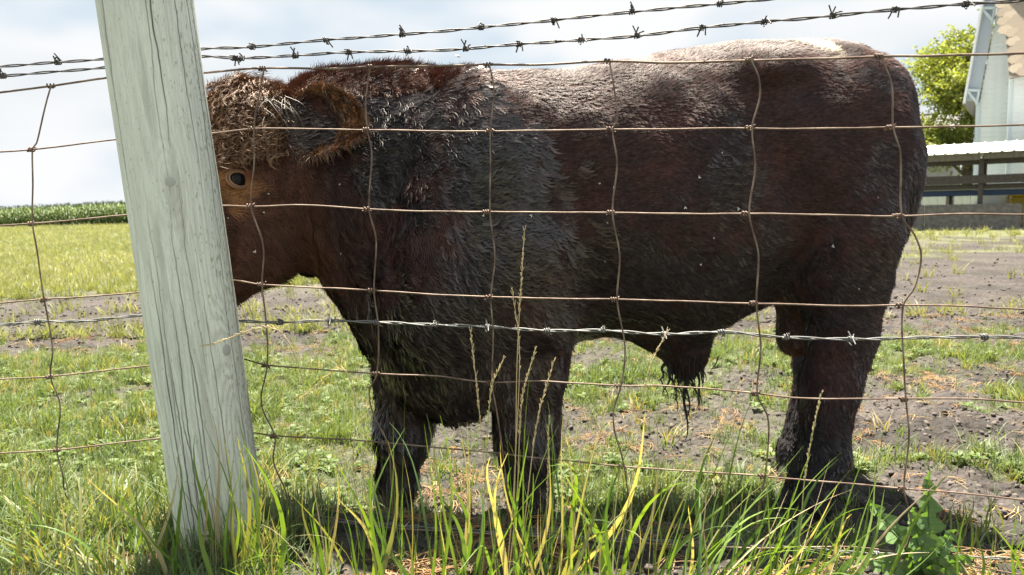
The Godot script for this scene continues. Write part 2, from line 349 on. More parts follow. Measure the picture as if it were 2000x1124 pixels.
func build_ground() -> void:
	var xs := PackedFloat32Array()
	var zs := PackedFloat32Array()
	var st := 0.024
	var p := 0.0
	while p < 420.0:
		xs.push_back(p)
		if p > 3.0: st *= 1.09
		p += st
	var full := PackedFloat32Array()
	for i in range(xs.size() - 1, 0, -1): full.push_back(-xs[i])
	full.append_array(xs)
	xs = full
	st = 0.022
	p = -1.3
	while p > -460.0:
		zs.push_back(p)
		if p < -6.0: st *= 1.07
		p -= st
	var front := PackedFloat32Array()
	st = 0.05
	p = -1.3 + 0.05
	while p < 60.0:
		front.push_back(p)
		st *= 1.25
		p += st
	front.reverse()
	front.append_array(zs)
	zs = front
	var mb := MB.new()
	var w := xs.size()
	var h := zs.size()
	mb.v.resize(w * h); mb.n.resize(w * h); mb.c.resize(w * h); mb.uv.resize(w * h)
	var ys := PackedFloat32Array()
	ys.resize(w * h)
	for j in h:
		for i in w:
			var x := xs[i]
			var z := zs[j]
			var m := mud_at(x, z)
			var y := ground_y(x, z, m)
			ys[j * w + i] = y
			var tone := 1.0 + 0.25 * n_mid.get_noise_2d(x * 2.0 + 3.0, z * 2.0)
			var mud := Color(0.076, 0.065, 0.060).lerp(Color(0.036, 0.030, 0.027), sstep(-0.12, 0.3, n_patch.get_noise_2d(x * 1.9 + 11.0, z * 1.9) + 0.5 * n_mid.get_noise_2d(x, z))) * tone
			var sod := Color(0.095, 0.105, 0.05) * tone
			if z < -10.0:
				sod = Color(0.17, 0.19, 0.08) * tone
			mb.c[j * w + i] = sod.lerp(mud, m)
			mb.v[j * w + i] = Vector3(x, y, z)
			mb.uv[j * w + i] = Vector2(x, z)
	for j in h:
		for i in w:
			var i0 := maxi(i - 1, 0)
			var i1 := mini(i + 1, w - 1)
			var j0 := maxi(j - 1, 0)
			var j1 := mini(j + 1, h - 1)
			var dx := (ys[j * w + i1] - ys[j * w + i0]) / (xs[i1] - xs[i0])
			var dz := (ys[j1 * w + i] - ys[j0 * w + i]) / (zs[j1] - zs[j0])
			mb.n[j * w + i] = Vector3(-dx, 1, -dz).normalized()
	for j in h - 1:
		for i in w - 1:
			var a := j * w + i
			mb.tri(a, a + 1, a + w); mb.tri(a + 1, a + w + 1, a + w)
	var m := tinted(0.92)
	m.albedo_texture = noise_tex(0.03, Color(0.55, 0.55, 0.55), Color(1, 1, 1), 512, 5)
	m.uv1_triplanar = true
	m.uv1_world_triplanar = true
	m.uv1_scale = Vector3(0.9, 0.9, 0.9)
	m.heightmap_enabled = true
	m.heightmap_texture = noise_tex(0.05, Color.BLACK, Color.WHITE, 512, 8, 5)
	m.heightmap_scale = 2.5
	var g := put(mb.mesh(), m, "ground", self)
	tag(g, "dark churned mud and turf of the paddock", "", "", "structure")


# ------------------------------------------------------------------ the bull
# Local axes: x to the tail, y up, z to the side that faces the fence.
const LOFT := [
	[-1.190, 1.32, 1.00, 0.13], [-1.100, 1.365, 0.88, 0.14], [-1.000, 1.41, 0.765, 0.16], [-0.900, 1.435, 0.58, 0.195], [-0.800, 1.447, 0.43, 0.245], [-0.700, 1.455, 0.362, 0.31], [-0.600, 1.472, 0.345, 0.335],
	[-0.500, 1.472, 0.39, 0.35], [-0.350, 1.474, 0.50, 0.36], [-0.200, 1.48, 0.60, 0.37], [0.000, 1.508, 0.585, 0.385], [0.100, 1.53, 0.57, 0.39], [0.250, 1.545, 0.60, 0.385], [0.386, 1.557, 0.66, 0.37],
	[0.515, 1.56, 0.72, 0.355], [0.644, 1.548, 0.78, 0.335], [0.773, 1.51, 0.90, 0.29], [0.859, 1.43, 0.80, 0.23], [0.935, 1.385, 1.02, 0.22]]
var loft_top := PackedFloat32Array()
var loft_bot := PackedFloat32Array()
var loft_hw := PackedFloat32Array()
var bones := []   # [kind, a, b, ra, rb, blend, centre, reach]


func bone(a: Vector3, b: Vector3, ra: float, rb: float, k := 0.06) -> void:
	bones.append([0, a, b, ra, rb, k, (a + b) * 0.5, a.distance_to(b) * 0.5 + maxf(ra, rb)])


func lump(o: Vector3, r: Vector3, k := 0.08) -> void:
	bones.append([1, o, r, 0.0, minf(r.x, minf(r.y, r.z)), k, o, maxf(r.x, maxf(r.y, r.z))])


func skeleton() -> void:
	for i in 240:
		var x := -1.19 + i * 0.01
		var k := 0
		while k < LOFT.size() - 2 and LOFT[k + 1][0] < x:
			k += 1
		var t: float = clampf((x - LOFT[k][0]) / (LOFT[k + 1][0] - LOFT[k][0]), 0, 1)
		var k0 := maxi(k - 1, 0)
		var k3 := mini(k + 2, LOFT.size() - 1)
		var r := []
		for c in [1, 2, 3]:
			r.append(cubic_interpolate(LOFT[k][c], LOFT[k + 1][c], LOFT[k0][c], LOFT[k3][c], t))
		loft_top.push_back(r[0]); loft_bot.push_back(r[1]); loft_hw.push_back(maxf(r[2], 0.05))
	for s: float in [1.0, -1.0]:
		var near: bool = s > 0
		# shoulder, thigh, hip bone
		lump(Vector3(-0.56, 0.98, 0.23 * s), Vector3(0.21, 0.40, 0.135), 0.10)
		lump(Vector3(-0.70, 0.80, 0.20 * s), Vector3(0.14, 0.17, 0.11), 0.10)
		lump(Vector3(0.63, 1.07, 0.16 * s), Vector3(0.225, 0.37, 0.17), 0.10)
		lump(Vector3(0.33, 1.43, 0.25 * s), Vector3(0.10, 0.06, 0.07), 0.08)
		lump(Vector3(0.78, 1.36, 0.12 * s), Vector3(0.09, 0.10, 0.09), 0.08)
		# hind leg
		var hx := 0.0 if near else 0.20
		var hz := 0.215 * s
		bone(Vector3(0.60 + hx * 0.4, 0.92, hz), Vector3(0.605 + hx, 0.62, hz), 0.165, 0.098, 0.09)
		bone(Vector3(0.605 + hx, 0.62, hz), Vector3(0.58 + hx, 0.44, hz), 0.10, 0.088, 0.04)
		bone(Vector3(0.665 + hx * 0.6, 0.76, hz), Vector3(0.672 + hx * 0.6, 0.53, hz), 0.06, 0.036, 0.07)
		bone(Vector3(0.575 + hx, 0.45, hz), Vector3(0.555 + hx, 0.20, hz), 0.084, 0.070, 0.04)
		bone(Vector3(0.555 + hx, 0.20, hz), Vector3(0.505 + hx, 0.08, hz), 0.083, 0.085, 0.04)
	# near fore leg
	bone(Vector3(-0.46, 0.88, 0.19), Vector3(-0.405, 0.55, 0.175), 0.185, 0.118, 0.09)
	bone(Vector3(-0.405, 0.56, 0.175), Vector3(-0.41, 0.33, 0.175), 0.115, 0.097, 0.05)
	bone(Vector3(-0.42, 0.34, 0.175), Vector3(-0.405, 0.13, 0.175), 0.09, 0.058, 0.05)
	bone(Vector3(-0.405, 0.13, 0.175), Vector3(-0.42, 0.06, 0.175), 0.064, 0.068, 0.03)
	# far fore leg, a step ahead
	bone(Vector3(-0.66, 0.80, -0.18), Vector3(-0.77, 0.50, -0.16), 0.17, 0.112, 0.08)
	bone(Vector3(-0.77, 0.50, -0.16), Vector3(-0.80, 0.27, -0.155), 0.112, 0.098, 0.05)
	bone(Vector3(-0.80, 0.28, -0.155), Vector3(-0.825, 0.11, -0.155), 0.09, 0.064, 0.05)
	bone(Vector3(-0.825, 0.11, -0.155), Vector3(-0.835, 0.05, -0.155), 0.066, 0.07, 0.03)
	# neck and crest
	bone(Vector3(-0.90, 1.14, 0.0), Vector3(-1.17, 1.16, -0.01), 0.20, 0.15, 0.10)
	bone(Vector3(-0.75, 1.335, 0.0), Vector3(-0.98, 1.335, -0.01), 0.12, 0.10, 0.10)
	bone(Vector3(-0.98, 1.315, -0.01), Vector3(-1.18, 1.27, -0.03), 0.11, 0.10, 0.08)
	# head, turned to the fence
	bone(Vector3(-1.24, 1.325, -0.03), Vector3(-1.305, 1.17, 0.03), 0.115, 0.118, 0.05)
	bone(Vector3(-1.305, 1.17, 0.03), Vector3(-1.355, 0.97, 0.13), 0.115, 0.088, 0.05)
	bone(Vector3(-1.355, 0.97, 0.13), Vector3(-1.38, 0.83, 0.20), 0.09, 0.088, 0.04)
	bone(Vector3(-1.355, 0.80, 0.245), Vector3(-1.415, 0.795, 0.19), 0.065, 0.065, 0.04)
	bone(Vector3(-1.155, 1.03, 0.03), Vector3(-1.20, 0.93, 0.045), 0.115, 0.10, 0.06)
	bone(Vector3(-1.20, 0.92, 0.045), Vector3(-1.35, 0.80, 0.145), 0.085, 0.06, 0.05)
	bone(Vector3(-1.25, 1.03, 0.075), Vector3(-1.22, 0.98, 0.075), 0.07, 0.07, 0.06)
	# brow over the eye and the swelling under it
	bone(Vector3(-1.255, 1.19, 0.075), Vector3(-1.215, 1.185, 0.06), 0.045, 0.04, 0.03)
	bone(Vector3(-1.29, 1.105, 0.095), Vector3(-1.235, 1.105, 0.07), 0.045, 0.045, 0.03)
	# sheath, scrotum, root of the tail and the tail
	bone(Vector3(0.13, 0.62, 0.0), Vector3(0.165, 0.54, 0.0), 0.12, 0.075, 0.06)
	bone(Vector3(0.165, 0.54, 0.0), Vector3(0.165, 0.465, 0.0), 0.070, 0.028, 0.04)
	bone(Vector3(0.515, 0.80, 0.06), Vector3(0.525, 0.565, 0.06), 0.05, 0.056, 0.03)
	bone(Vector3(0.66, 1.53, -0.06), Vector3(0.815, 1.515, -0.07), 0.05, 0.05, 0.05)
	bone(Vector3(0.815, 1.515, -0.07), Vector3(0.90, 1.40, -0.09), 0.05, 0.042, 0.03)
	bone(Vector3(0.90, 1.40, -0.09), Vector3(0.83, 0.95, -0.16), 0.042, 0.03, 0.03)
	bone(Vector3(0.83, 0.95, -0.16), Vector3(0.67, 0.60, -0.19), 0.03, 0.05, 0.03)


# x, y, half width, half height, depth, slant; a negative depth is a swelling
const HOLLOWS := [[-0.29, 0.98, 0.055, 0.26, 0.024, -0.1], [-0.81, 1.02, 0.05, 0.22, 0.022, 0.25], [0.33, 1.12, 0.075, 0.17, 0.032, -0.3], [0.44, 0.86, 0.05, 0.17, 0.028, 0.35], [0.40, 1.38, 0.06, 0.04, 0.014, 0.0], [0.30, 1.41, 0.05, 0.035, -0.020, 0.0], [-0.52, 1.22, 0.05, 0.20, -0.012, -0.15], [-0.40, 0.70, 0.07, 0.07, -0.016, 0.0], [0.50, 0.80, 0.05, 0.08, -0.018, 0.2], [0.80, 0.98, 0.05, 0.2, 0.012, 0.0]]


func torso(p: Vector3) -> float:
	var f := (p.x + 1.19) / 0.01
	var past := 0.0
	if f < 0.0:
		past = -f * 0.01
		f = 0.0
	elif f > 199.0:
		past = (f - 199.0) * 0.01
		f = minf(f, 212.0)
	var i := int(f)
	var t := f - i
	var top := lerpf(loft_top[i], loft_top[i + 1], t)
	var bot := lerpf(loft_bot[i], loft_bot[i + 1], t)
	var hw := lerpf(loft_hw[i], loft_hw[i + 1], t)
	var ry := (top - bot) * 0.5
	var v := (p.y - (top + bot) * 0.5) / ry
	var wide := hw * (1.0 - 0.30 * v * v) if v < 0.0 else hw
	var u := p.z / maxf(wide, 0.04)
	var q := pow(pow(absf(u), 2.25) + pow(absf(v), 2.25), 1.0 / 2.25)
	var d := (q - 1.0) * minf(ry, hw)
	if past <= 0.0:
		return d
	# a rounded end 12 cm long
	var e := past - 0.115
	var h := maxf(0.14 - absf(d - e), 0.0) / 0.14
	return maxf(d, e) + h * h * 0.035


func body_field(p: Vector3, list: Array) -> float:
	var d := torso(p)
	for b in list:
		var e := 0.0
		if b[0] == 0:
			var a: Vector3 = b[1]
			var ab: Vector3 = b[2] - a
			var t := clampf((p - a).dot(ab) / ab.length_squared(), 0.0, 1.0)
			e = p.distance_to(a + ab * t) - lerpf(b[3], b[4], t)
		else:
			e = (((p - b[1]) / (b[2] as Vector3)).length() - 1.0) * b[4]
		var k: float = b[5]
		var h := maxf(k - absf(d - e), 0.0) / k
		d = minf(d, e) - h * h * k * 0.25
	# hollows between the muscle masses: before and behind the shoulder, the flank, above the stifle, between the ribs
	if absf(p.z) > 0.08 and p.y > 0.55:
		for w in HOLLOWS:
			var ux: float = (p.x - w[0] - (p.y - w[1]) * w[5]) / w[2]
			var uy: float = (p.y - w[1]) / w[3]
			var q := ux * ux + uy * uy
			if q < 6.0:
				d += w[4] * exp(-q)
		if p.x > -0.22 and p.x < 0.12 and p.y > 0.72 and p.y < 1.08:
			d += 0.0035 * sin((p.x + 0.1 * p.y) * 105.0) * sstep(-0.22, -0.12, p.x) * sstep(0.12, 0.04, p.x) * sstep(0.72, 0.82, p.y) * sstep(1.08, 0.95, p.y)
	# folds of loose skin down the neck
	if p.x < -0.78 and p.x > -1.12 and p.y > 0.7 and p.y < 1.3:
		var m := sstep(-1.12, -1.04, p.x) * sstep(-0.78, -0.86, p.x) * sstep(0.7, 0.85, p.y) * sstep(1.3, 1.12, p.y)
		d += 0.011 * m * sin((p.x + 0.12 * p.y) * 78.0)
	return d


func bull_mud(p: Vector3) -> float:
	# caked mud, 0 to 1: patches with ragged edges
	var e := n_mid.get_noise_3d(p.x * 3.0, p.y * 3.0, p.z * 3.0) * 0.6 + n_fine.get_noise_3d(p.x * 1.6, p.y * 1.2, p.z * 1.6) * 0.7
	var m := 0.0
	for s in [[-0.54, 1.14, 0.13, 0.27, 1.0], [-0.50, 0.98, 0.22, 0.30, 0.8], [-0.80, 1.24, 0.13, 0.21, 1.0], [-0.84, 1.42, 0.10, 0.09, 0.9], [-1.05, 1.30, 0.08, 0.10, 0.8], [0.15, 1.13, 0.10, 0.17, 0.7], [0.74, 0.85, 0.22, 0.35, 0.75], [0.68, 1.40, 0.14, 0.04, 0.6], [0.22, 0.76, 0.38, 0.22, 0.8], [-0.15, 0.80, 0.30, 0.22, 0.7], [-0.60, 0.62, 0.36, 0.28, 0.75]]:
		var q := Vector2((p.x - s[0]) / s[2], (p.y - s[1]) / s[3]).length()
		m = maxf(m, s[4] * sstep(1.25, 0.55, q - e * 0.9))
	if p.y < 0.75:
		m = maxf(m, sstep(0.52, 0.22, p.y + e * 0.25))
	return m


func bull_color(p: Vector3) -> Color:
	var e := n_mid.get_noise_3d(p.x * 2.0, p.y * 2.0, p.z * 2.0)
	var f := n_fine.get_noise_3d(p.x * 2.5, p.y * 2.5, p.z * 2.5)
	var g := n_soft.get_noise_3d(p.x * 6.0, p.y * 6.0, p.z * 6.0)
	var c := Color(0.048, 0.028, 0.0275)
	c = c.lerp(Color(0.094, 0.041, 0.033), clampf(0.25 + e * 0.9 + f * 0.5, 0, 1) * 0.8)
	c = c.lerp(Color(0.028, 0.0185, 0.0175), clampf(0.25 + g * 1.2 - f * 0.4, 0, 1) * 0.35)
	if p.x < -1.0 and p.y > 0.7:   # face
		c = c.lerp(Color(0.085, 0.034, 0.018), 0.6)
		var q := Vector2((p.x + 1.262) / 0.062, (p.y - 1.118) / 0.058).length()
		if p.z > 0.0:
			c = c.lerp(Color(0.26, 0.125, 0.055), 0.95 * sstep(1.35, 0.5, q + f * 0.5))
	if p.y > 1.38 and p.x > 0.44 and p.x < 0.70 and p.z > -0.15:   # white mark on the rump
		var q2 := Vector2((p.x - 0.525 - (1.56 - p.y) * 0.45) / 0.036, (p.z - 0.12) / 0.12).length()
		c = c.lerp(Color(0.66, 0.60, 0.46), sstep(1.2, 0.85, q2 + f * 0.4))
	if p.y < 0.80 and p.x > 0.42 and p.x < 0.57 and absf(p.z - 0.04) < 0.10:   # bare skin between the thighs
		c = c.lerp(Color(0.16, 0.07, 0.035), 0.75)
	var m := bull_mud(p)
	c = c.lerp(Color(0.036, 0.0345, 0.037) * (1.0 + 0.5 * f), m * 0.9)
	return c


func hair_flow(p: Vector3) -> Vector3:
	if p.y < 0.62 and (p.x > 0.4 or p.x < -0.28):
		return Vector3(0.15, -1, 0)
	if p.x < -1.1:
		return Vector3(0.5, -0.25, -0.3) if p.y < 1.2 else Vector3(-0.2, -1.0, 0.3)
	if p.x < -0.6:
		return Vector3(0.75, -0.75, 0)
	if p.x > 0.75:
		return Vector3(0.5, -1, 0)
	return Vector3(1, -0.45 - 0.5 * sstep(1.2, 0.7, p.y), 0)


func tuft(strands: int, spread: float, width: float, curl: float, segs: int, sd: int) -> ArrayMesh:
	# unit tuft along +y lying over +z
	var r := RandomNumberGenerator.new()
	r.seed = sd
	var mb := MB.new()
	for s in strands:
		var o := Vector3(r.randf_range(-spread, spread), r.randf_range(-0.3, 0.2), 0.0)
		var l := r.randf_range(0.7, 1.1)
		var bend := r.randf_range(-0.25, 0.25)
		var ph := r.randf() * TAU if curl < 0.2 else 1.3 + 0.5 * r.randf()
		var p := PackedVector3Array()
		var w := PackedFloat32Array()
		for i in segs + 1:
			var t := float(i) / segs
			var q := o + Vector3(bend * t * t, l * t, 0.35 * t * (1.0 - 0.75 * t))
			if curl > 0.0:
				q += Vector3(cos(ph + t * 7.0) - cos(ph), 0.25 * (sin(ph + t * 7.0) - sin(ph)), absf(sin(t * 6.0 + ph)) * 0.8) * curl * t
			p.push_back(q)
			w.push_back(width * (1.0 - 0.75 * t * t))
		var k := r.randf_range(0.7, 1.25)
		mb.strip(p, Vector3(1, 0, r.randf_range(-0.5, 0.5)), w, Color(k, k, k))
	return mb.mesh()


func build_bull() -> void:
	skeleton()
	var root := thing("bull", Vector3(0.42, 0, -2.58), "large dark red-brown bull caked with mud, standing behind the wire fence", "bull")
	root.rotation.y = deg_to_rad(8.0)
	var h := 0.0125
	var o := Vector3(-1.60, -0.03, -0.50)
	var nx := 224
	var ny := 136
	var nz := 80
	var grid := PackedFloat32Array()
	grid.resize(nx * ny * nz)
	var bs := 8
	var active := []
	for bz in nz / bs:
		for by in ny / bs:
			for bx in nx / bs:
				var mid := o + Vector3(bx * bs + 3.5, by * bs + 3.5, bz * bs + 3.5) * h
				var list := []
				for b in bones:
					if mid.distance_to(b[6]) < b[7] + 0.19:
						list.append(b)
				var d := body_field(mid, list)
				var near := absf(d) < 0.15
				for k in bs:
					for j in bs:
						var row := ((bz * bs + k) * ny + by * bs + j) * nx + bx * bs
						if near:
							for i in bs:
								grid[row + i] = body_field(o + Vector3(bx * bs + i, by * bs + j, bz * bs + k) * h, list)
						else:
							for i in bs:
								grid[row + i] = d
				if near:
					active.append(Vector3i(bx, by, bz) * bs)
	var cell := PackedInt32Array()
	cell.resize(nx * ny * nz)
	cell.fill(-1)
	var mb := MB.new()
	var step := PackedInt32Array([0, 1, nx, nx + 1, nx * ny, nx * ny + 1, nx * ny + nx, nx * ny + nx + 1])
	var corner := [Vector3(0, 0, 0), Vector3(1, 0, 0), Vector3(0, 1, 0), Vector3(1, 1, 0), Vector3(0, 0, 1), Vector3(1, 0, 1), Vector3(0, 1, 1), Vector3(1, 1, 1)]
	var edges := PackedInt32Array([0, 1, 2, 3, 4, 5, 6, 7, 0, 2, 1, 3, 4, 6, 5, 7, 0, 4, 1, 5, 2, 6, 3, 7])
	var live := PackedInt32Array()
	for a in active:
		for k in bs:
			for j in bs:
				for i in bs:
					var x: int = a.x + i
					var y: int = a.y + j
					var z: int = a.z + k
					if x >= nx - 1 or y >= ny - 1 or z >= nz - 1:
						continue
					var at := (z * ny + y) * nx + x
					var inside := 0
					for c in 8:
						if grid[at + step[c]] < 0.0: inside += 1
					if inside == 0 or inside == 8:
						continue
					var sum := Vector3.ZERO
					var m := 0
					for e in 12:
						var c0 := edges[e * 2]
						var c1 := edges[e * 2 + 1]
						var g0 := grid[at + step[c0]]
						var g1 := grid[at + step[c1]]
						if (g0 < 0.0) != (g1 < 0.0):
							sum += (corner[c0] as Vector3).lerp(corner[c1], g0 / (g0 - g1))
							m += 1
					cell[at] = mb.point(o + (Vector3(x, y, z) + sum / m) * h, Vector3.ZERO)
					live.push_back(at)
	var across := [[nx, nx * ny], [nx * ny, 1], [1, nx]]
	for at in live:
		for ax in 3:
			var fwd: int = [1, nx, nx * ny][ax]
			var g0 := grid[at]
			var g1 := grid[at + fwd]
			if (g0 < 0.0) == (g1 < 0.0):
				continue
			var s1: int = across[ax][0]
			var s2: int = across[ax][1]
			var a := cell[at]
			var b := cell[at - s1]
			var c := cell[at - s1 - s2]
			var d := cell[at - s2]
			if a < 0 or b < 0 or c < 0 or d < 0:
				continue
			if g0 < 0.0:
				mb.tri(a, d, c); mb.tri(a, c, b)
			else:
				mb.tri(a, b, c); mb.tri(a, c, d)
	# normals, then mud and muscle relief, then normals again
	for pass_at in 2:
		mb.n.fill(Vector3.ZERO)
		for t in mb.ix.size() / 3:
			var a := mb.ix[t * 3]
			var b := mb.ix[t * 3 + 1]
			var c := mb.ix[t * 3 + 2]
			var nn := (mb.v[c] - mb.v[a]).cross(mb.v[b] - mb.v[a])
			mb.n[a] += nn; mb.n[b] += nn; mb.n[c] += nn
		for i in mb.v.size():
			mb.n[i] = mb.n[i].normalized()
			if pass_at == 0:
				var p := mb.v[i]
				var m := bull_mud(p)
				mb.v[i] = p + mb.n[i] * (n_mid.get_noise_3d(p.x * 1.5, p.y * 1.5, p.z * 1.5) * 0.012 + m * n_fine.get_noise_3d(p.x * 5.0, p.y * 3.0, p.z * 5.0) * 0.007)
	for i in mb.v.size():
		mb.c[i] = bull_color(mb.v[i])
	var hide := tinted(0.7)
	hide.metallic_specular = 0.12
	put(mb.mesh(), hide, "body", root)
	print("bull body ", mb.v.size())
	build_eye(root)
	build_ear(root, 1.0)
	build_ear(root, -1.0)
	build_hooves(root)
	build_tassel(root)
	build_coat(root, mb)


func skin_at(x: float, y: float, from_z := 0.8, dir := Vector3(0, 0, -1)) -> Vector3:
	var p := Vector3(x, y, from_z)
	for i in 60:
		var d := body_field(p, bones)
		if d < 0.0015:
			break
		p += dir * maxf(d * 0.7, 0.001)
	return p


func build_eye(root: Node3D) -> void:
	var out := Vector3(0.60, 0.12, 0.79).normalized()
	var p := skin_at(-1.236, 1.143, 0.4)
	bull_eye = p
	var b := Basis(Vector3.UP.cross(out).normalized(), out.cross(Vector3.UP.cross(out)).normalized(), out)
	var mb := MB.new()
	mb.blob(p - out * 0.0135, Vector3(0.029, 0.029, 0.029), 16, 24)
	var m := mat(lin(0.008, 0.008, 0.011), 0.06)
	m.metallic_specular = 0.3
	var e := put(mb.mesh(), m, "eye", root)
	tag(e, "dark glossy eye with a pale lid rim")
	# lids: an almond rim, thicker below
	for ring in 2:
		mb = MB.new()
		var r0 := 0.0240 + ring * 0.0055
		var pts := PackedVector3Array()
		for i in 33:
			var a := TAU * i / 32.0
			var q := Vector3(cos(a) * r0 * 1.16, sin(a) * r0 * (0.86 if sin(a) > 0 else 0.92), 0.0)
			q.y += -0.003 * cos(a)
			var rr := q.length() / 0.03
			pts.push_back(p + b * q + out * (0.0125 - rr * rr * 0.0085))
		mb.tube(pts, 0.0028 + ring * 0.0022, 0.0028 + ring * 0.0022, 8, Color.WHITE, false)
		put(mb.mesh(), mat(lin(0.22, 0.125, 0.08) if ring == 0 else lin(0.16, 0.075, 0.038), 0.5), "eyelid", root)
	# lashes
	mb = MB.new()
	for i in 18:
		var a := lerpf(0.1, 1.5, i / 17.0)
		var q := Vector3(cos(a) * 0.029, sin(a) * 0.023, 0.0)
		var st := p + b * q + out * 0.006
		var tip := st + b * Vector3(cos(a) * 0.016, 0.004 + sin(a) * 0.008, 0.02)
		mb.strip(PackedVector3Array([st, st.lerp(tip, 0.5) + b.y * 0.001, tip]), b.x, PackedFloat32Array([0.0006, 0.0005, 0.0002]), Color.WHITE)
	put(mb.mesh(), mat(lin(0.03, 0.02, 0.015), 0.5), "eyelash", root)


var bull_eye := Vector3.ZERO


func build_ear(root: Node3D, side: float) -> void:
	# a cupped leaf: s runs from the root to the tip, t across; its hollow faces forward
	var base := Vector3(-1.125, 1.30, 0.075)
	var tip := Vector3(-0.872, 1.305, 0.275)
	var up := Vector3(0.10, 1.0, -0.18)
	var hollow := Vector3(-0.42, -0.05, 0.9)
	if side < 0.0:
		base = Vector3(-1.33, 1.315, -0.09)
		tip = Vector3(-1.42, 1.33, -0.27)
		up = Vector3(0, 1, 0)
		hollow = Vector3(-0.8, 0.0, 0.5)
	up = up.normalized()
	hollow = hollow.normalized()
	var mb := MB.new()
	var ns := 18
	var nt := 14
	var at := []
	for face in 2:
		for i in ns + 1:
			for j in nt + 1:
				var s := float(i) / ns
				var t := lerpf(-1, 1, float(j) / nt)
				var w := 0.104 * pow(sin(PI * clampf(0.10 + 0.86 * s, 0, 1)), 0.62) * (1.0 if s < 0.85 else 1.0)
				if side < 0: w *= 0.75
				var cup := 0.062 * sin(PI * clampf(0.1 + s * 0.8, 0, 1))
				var p := base.lerp(tip, s) + up * (t * w + 0.018 * sin(PI * s) - 0.01)
				p += hollow * (cup * (t * t - 0.75) + 0.006 * n_fine.get_noise_2d(s * 3.0, t * 2.0))
				p += up * -0.016 * s * s * (1.0 if t < 0 else 0.2)
				if face == 1:
					p -= hollow * 0.010 * (1.0 - t * t * 0.85) * (1.0 - 0.6 * s)
				at.append(p)
	var per := (ns + 1) * (nt + 1)
	for face in 2:
		for i in ns + 1:
			for j in nt + 1:
				var p: Vector3 = at[face * per + i * (nt + 1) + j]
				var du: Vector3 = at[face * per + mini(i + 1, ns) * (nt + 1) + j] - at[face * per + maxi(i - 1, 0) * (nt + 1) + j]
				var dv: Vector3 = at[face * per + i * (nt + 1) + mini(j + 1, nt)] - at[face * per + i * (nt + 1) + maxi(j - 1, 0)]
				var nn := du.cross(dv).normalized()
				if nn.dot(hollow) < 0: nn = -nn
				if face == 1: nn = -nn
				var t := absf(lerpf(-1, 1, float(j) / nt))
				var s := float(i) / ns
				var f := n_fine.get_noise_2d(s * 2.0 + 9.0, t * 1.4)
				var c := Color(0.050, 0.026, 0.02).lerp(Color(0.33, 0.145, 0.058), clampf(sstep(0.5, 0.9, maxf(t, s * 1.02) + f * 0.25) + 0.3 * sstep(0.1, 0.4, f), 0, 1))
				c = c.lerp(Color(0.055, 0.052, 0.05), sstep(0.0, 0.3, n_mid.get_noise_2d(s * 3.0 + 4.0, t * 2.0)) * 0.7)
				if face == 1: c = Color(0.12, 0.05, 0.028)
				mb.point(p, nn, c)
	for face in 2:
		for i in ns:
			for j in nt:
				var a := face * per + i * (nt + 1) + j
				mb.tri(a, a + nt + 1, a + 1); mb.tri(a + 1, a + nt + 1, a + nt + 2)
	var o := put(mb.mesh(), tinted(0.6), "ear", root)
	if side > 0:
		tag(o, "cupped ear held out sideways, rusty rim and muddy hollow")
	# fringe and the muddy wisps across the opening
	var hb := MB.new()
	for k in 1100 if side > 0 else 300:
		var i := rng.randi_range(1, ns)
		var rim := rng.randf()
		var j := 0 if rim < 0.16 else (nt if rim < 0.34 else rng.randi_range(0, nt))
		if rim >= 0.34 and rim < 0.44: i = ns
		var p: Vector3 = at[i * (nt + 1) + j]
		var outw := (p - base.lerp(tip, 0.45)).normalized()
		var dir := (outw * (0.7 if rim < 0.44 else 0.3) + (tip - base).normalized() * 0.6 + hollow * rng.randf_range(0.0, 0.5) + Vector3(rng.randf_range(-1, 1), rng.randf_range(-1, 1), rng.randf_range(-1, 1)) * 0.55).normalized()
		p += (at[mini(i + 1, ns) * (nt + 1) + j] - p) * rng.randf() - (at[maxi(i - 1, 0) * (nt + 1) + j] - p) * -0.3 * rng.randf()
		var l := rng.randf_range(0.012, 0.036)
		var q := PackedVector3Array()
		var w := PackedFloat32Array()
		for s in 4:
			var t := s / 3.0
			q.push_back(p + dir * l * t + Vector3(0, -0.012, 0) * t * t)
			w.push_back((0.0008 if rim < 0.44 else 0.0016) * (1.0 - 0.6 * t))
		var c := Color(0.30, 0.14, 0.06).lerp(Color(0.035, 0.028, 0.026), rng.randf() if rim < 0.44 else 0.35 + 0.65 * rng.randf())
		hb.strip(q, hollow.cross(dir).normalized(), w, c)
	if side > 0:
		for k in 26:
			var p := base + Vector3(rng.randf_range(-0.03, 0.05), rng.randf_range(0.03, 0.09), rng.randf_range(0.0, 0.05))
			var q := PackedVector3Array()
			var l := rng.randf_range(0.07, 0.17)
			var d := Vector3(rng.randf_range(0.1, 0.7), -1, rng.randf_range(0.0, 0.3)).normalized()
			var sw := rng.randf_range(-0.03, 0.05)
			for s in 9:
				var t := s / 8.0
				q.push_back(p + d * l * t + Vector3(sin(t * PI) * sw, 0, sin(t * PI) * 0.03) + hollow * 0.03)
			var g := rng.randf_range(0.5, 1.2)
			hb.tube(q, 0.0013, 0.0005, 5, Color(0.075, 0.062, 0.052) * g)
	put(hb.mesh(), tinted(0.5), "ear_hair", root).set_meta("kind", "stuff")
	var fur := PackedFloat32Array()
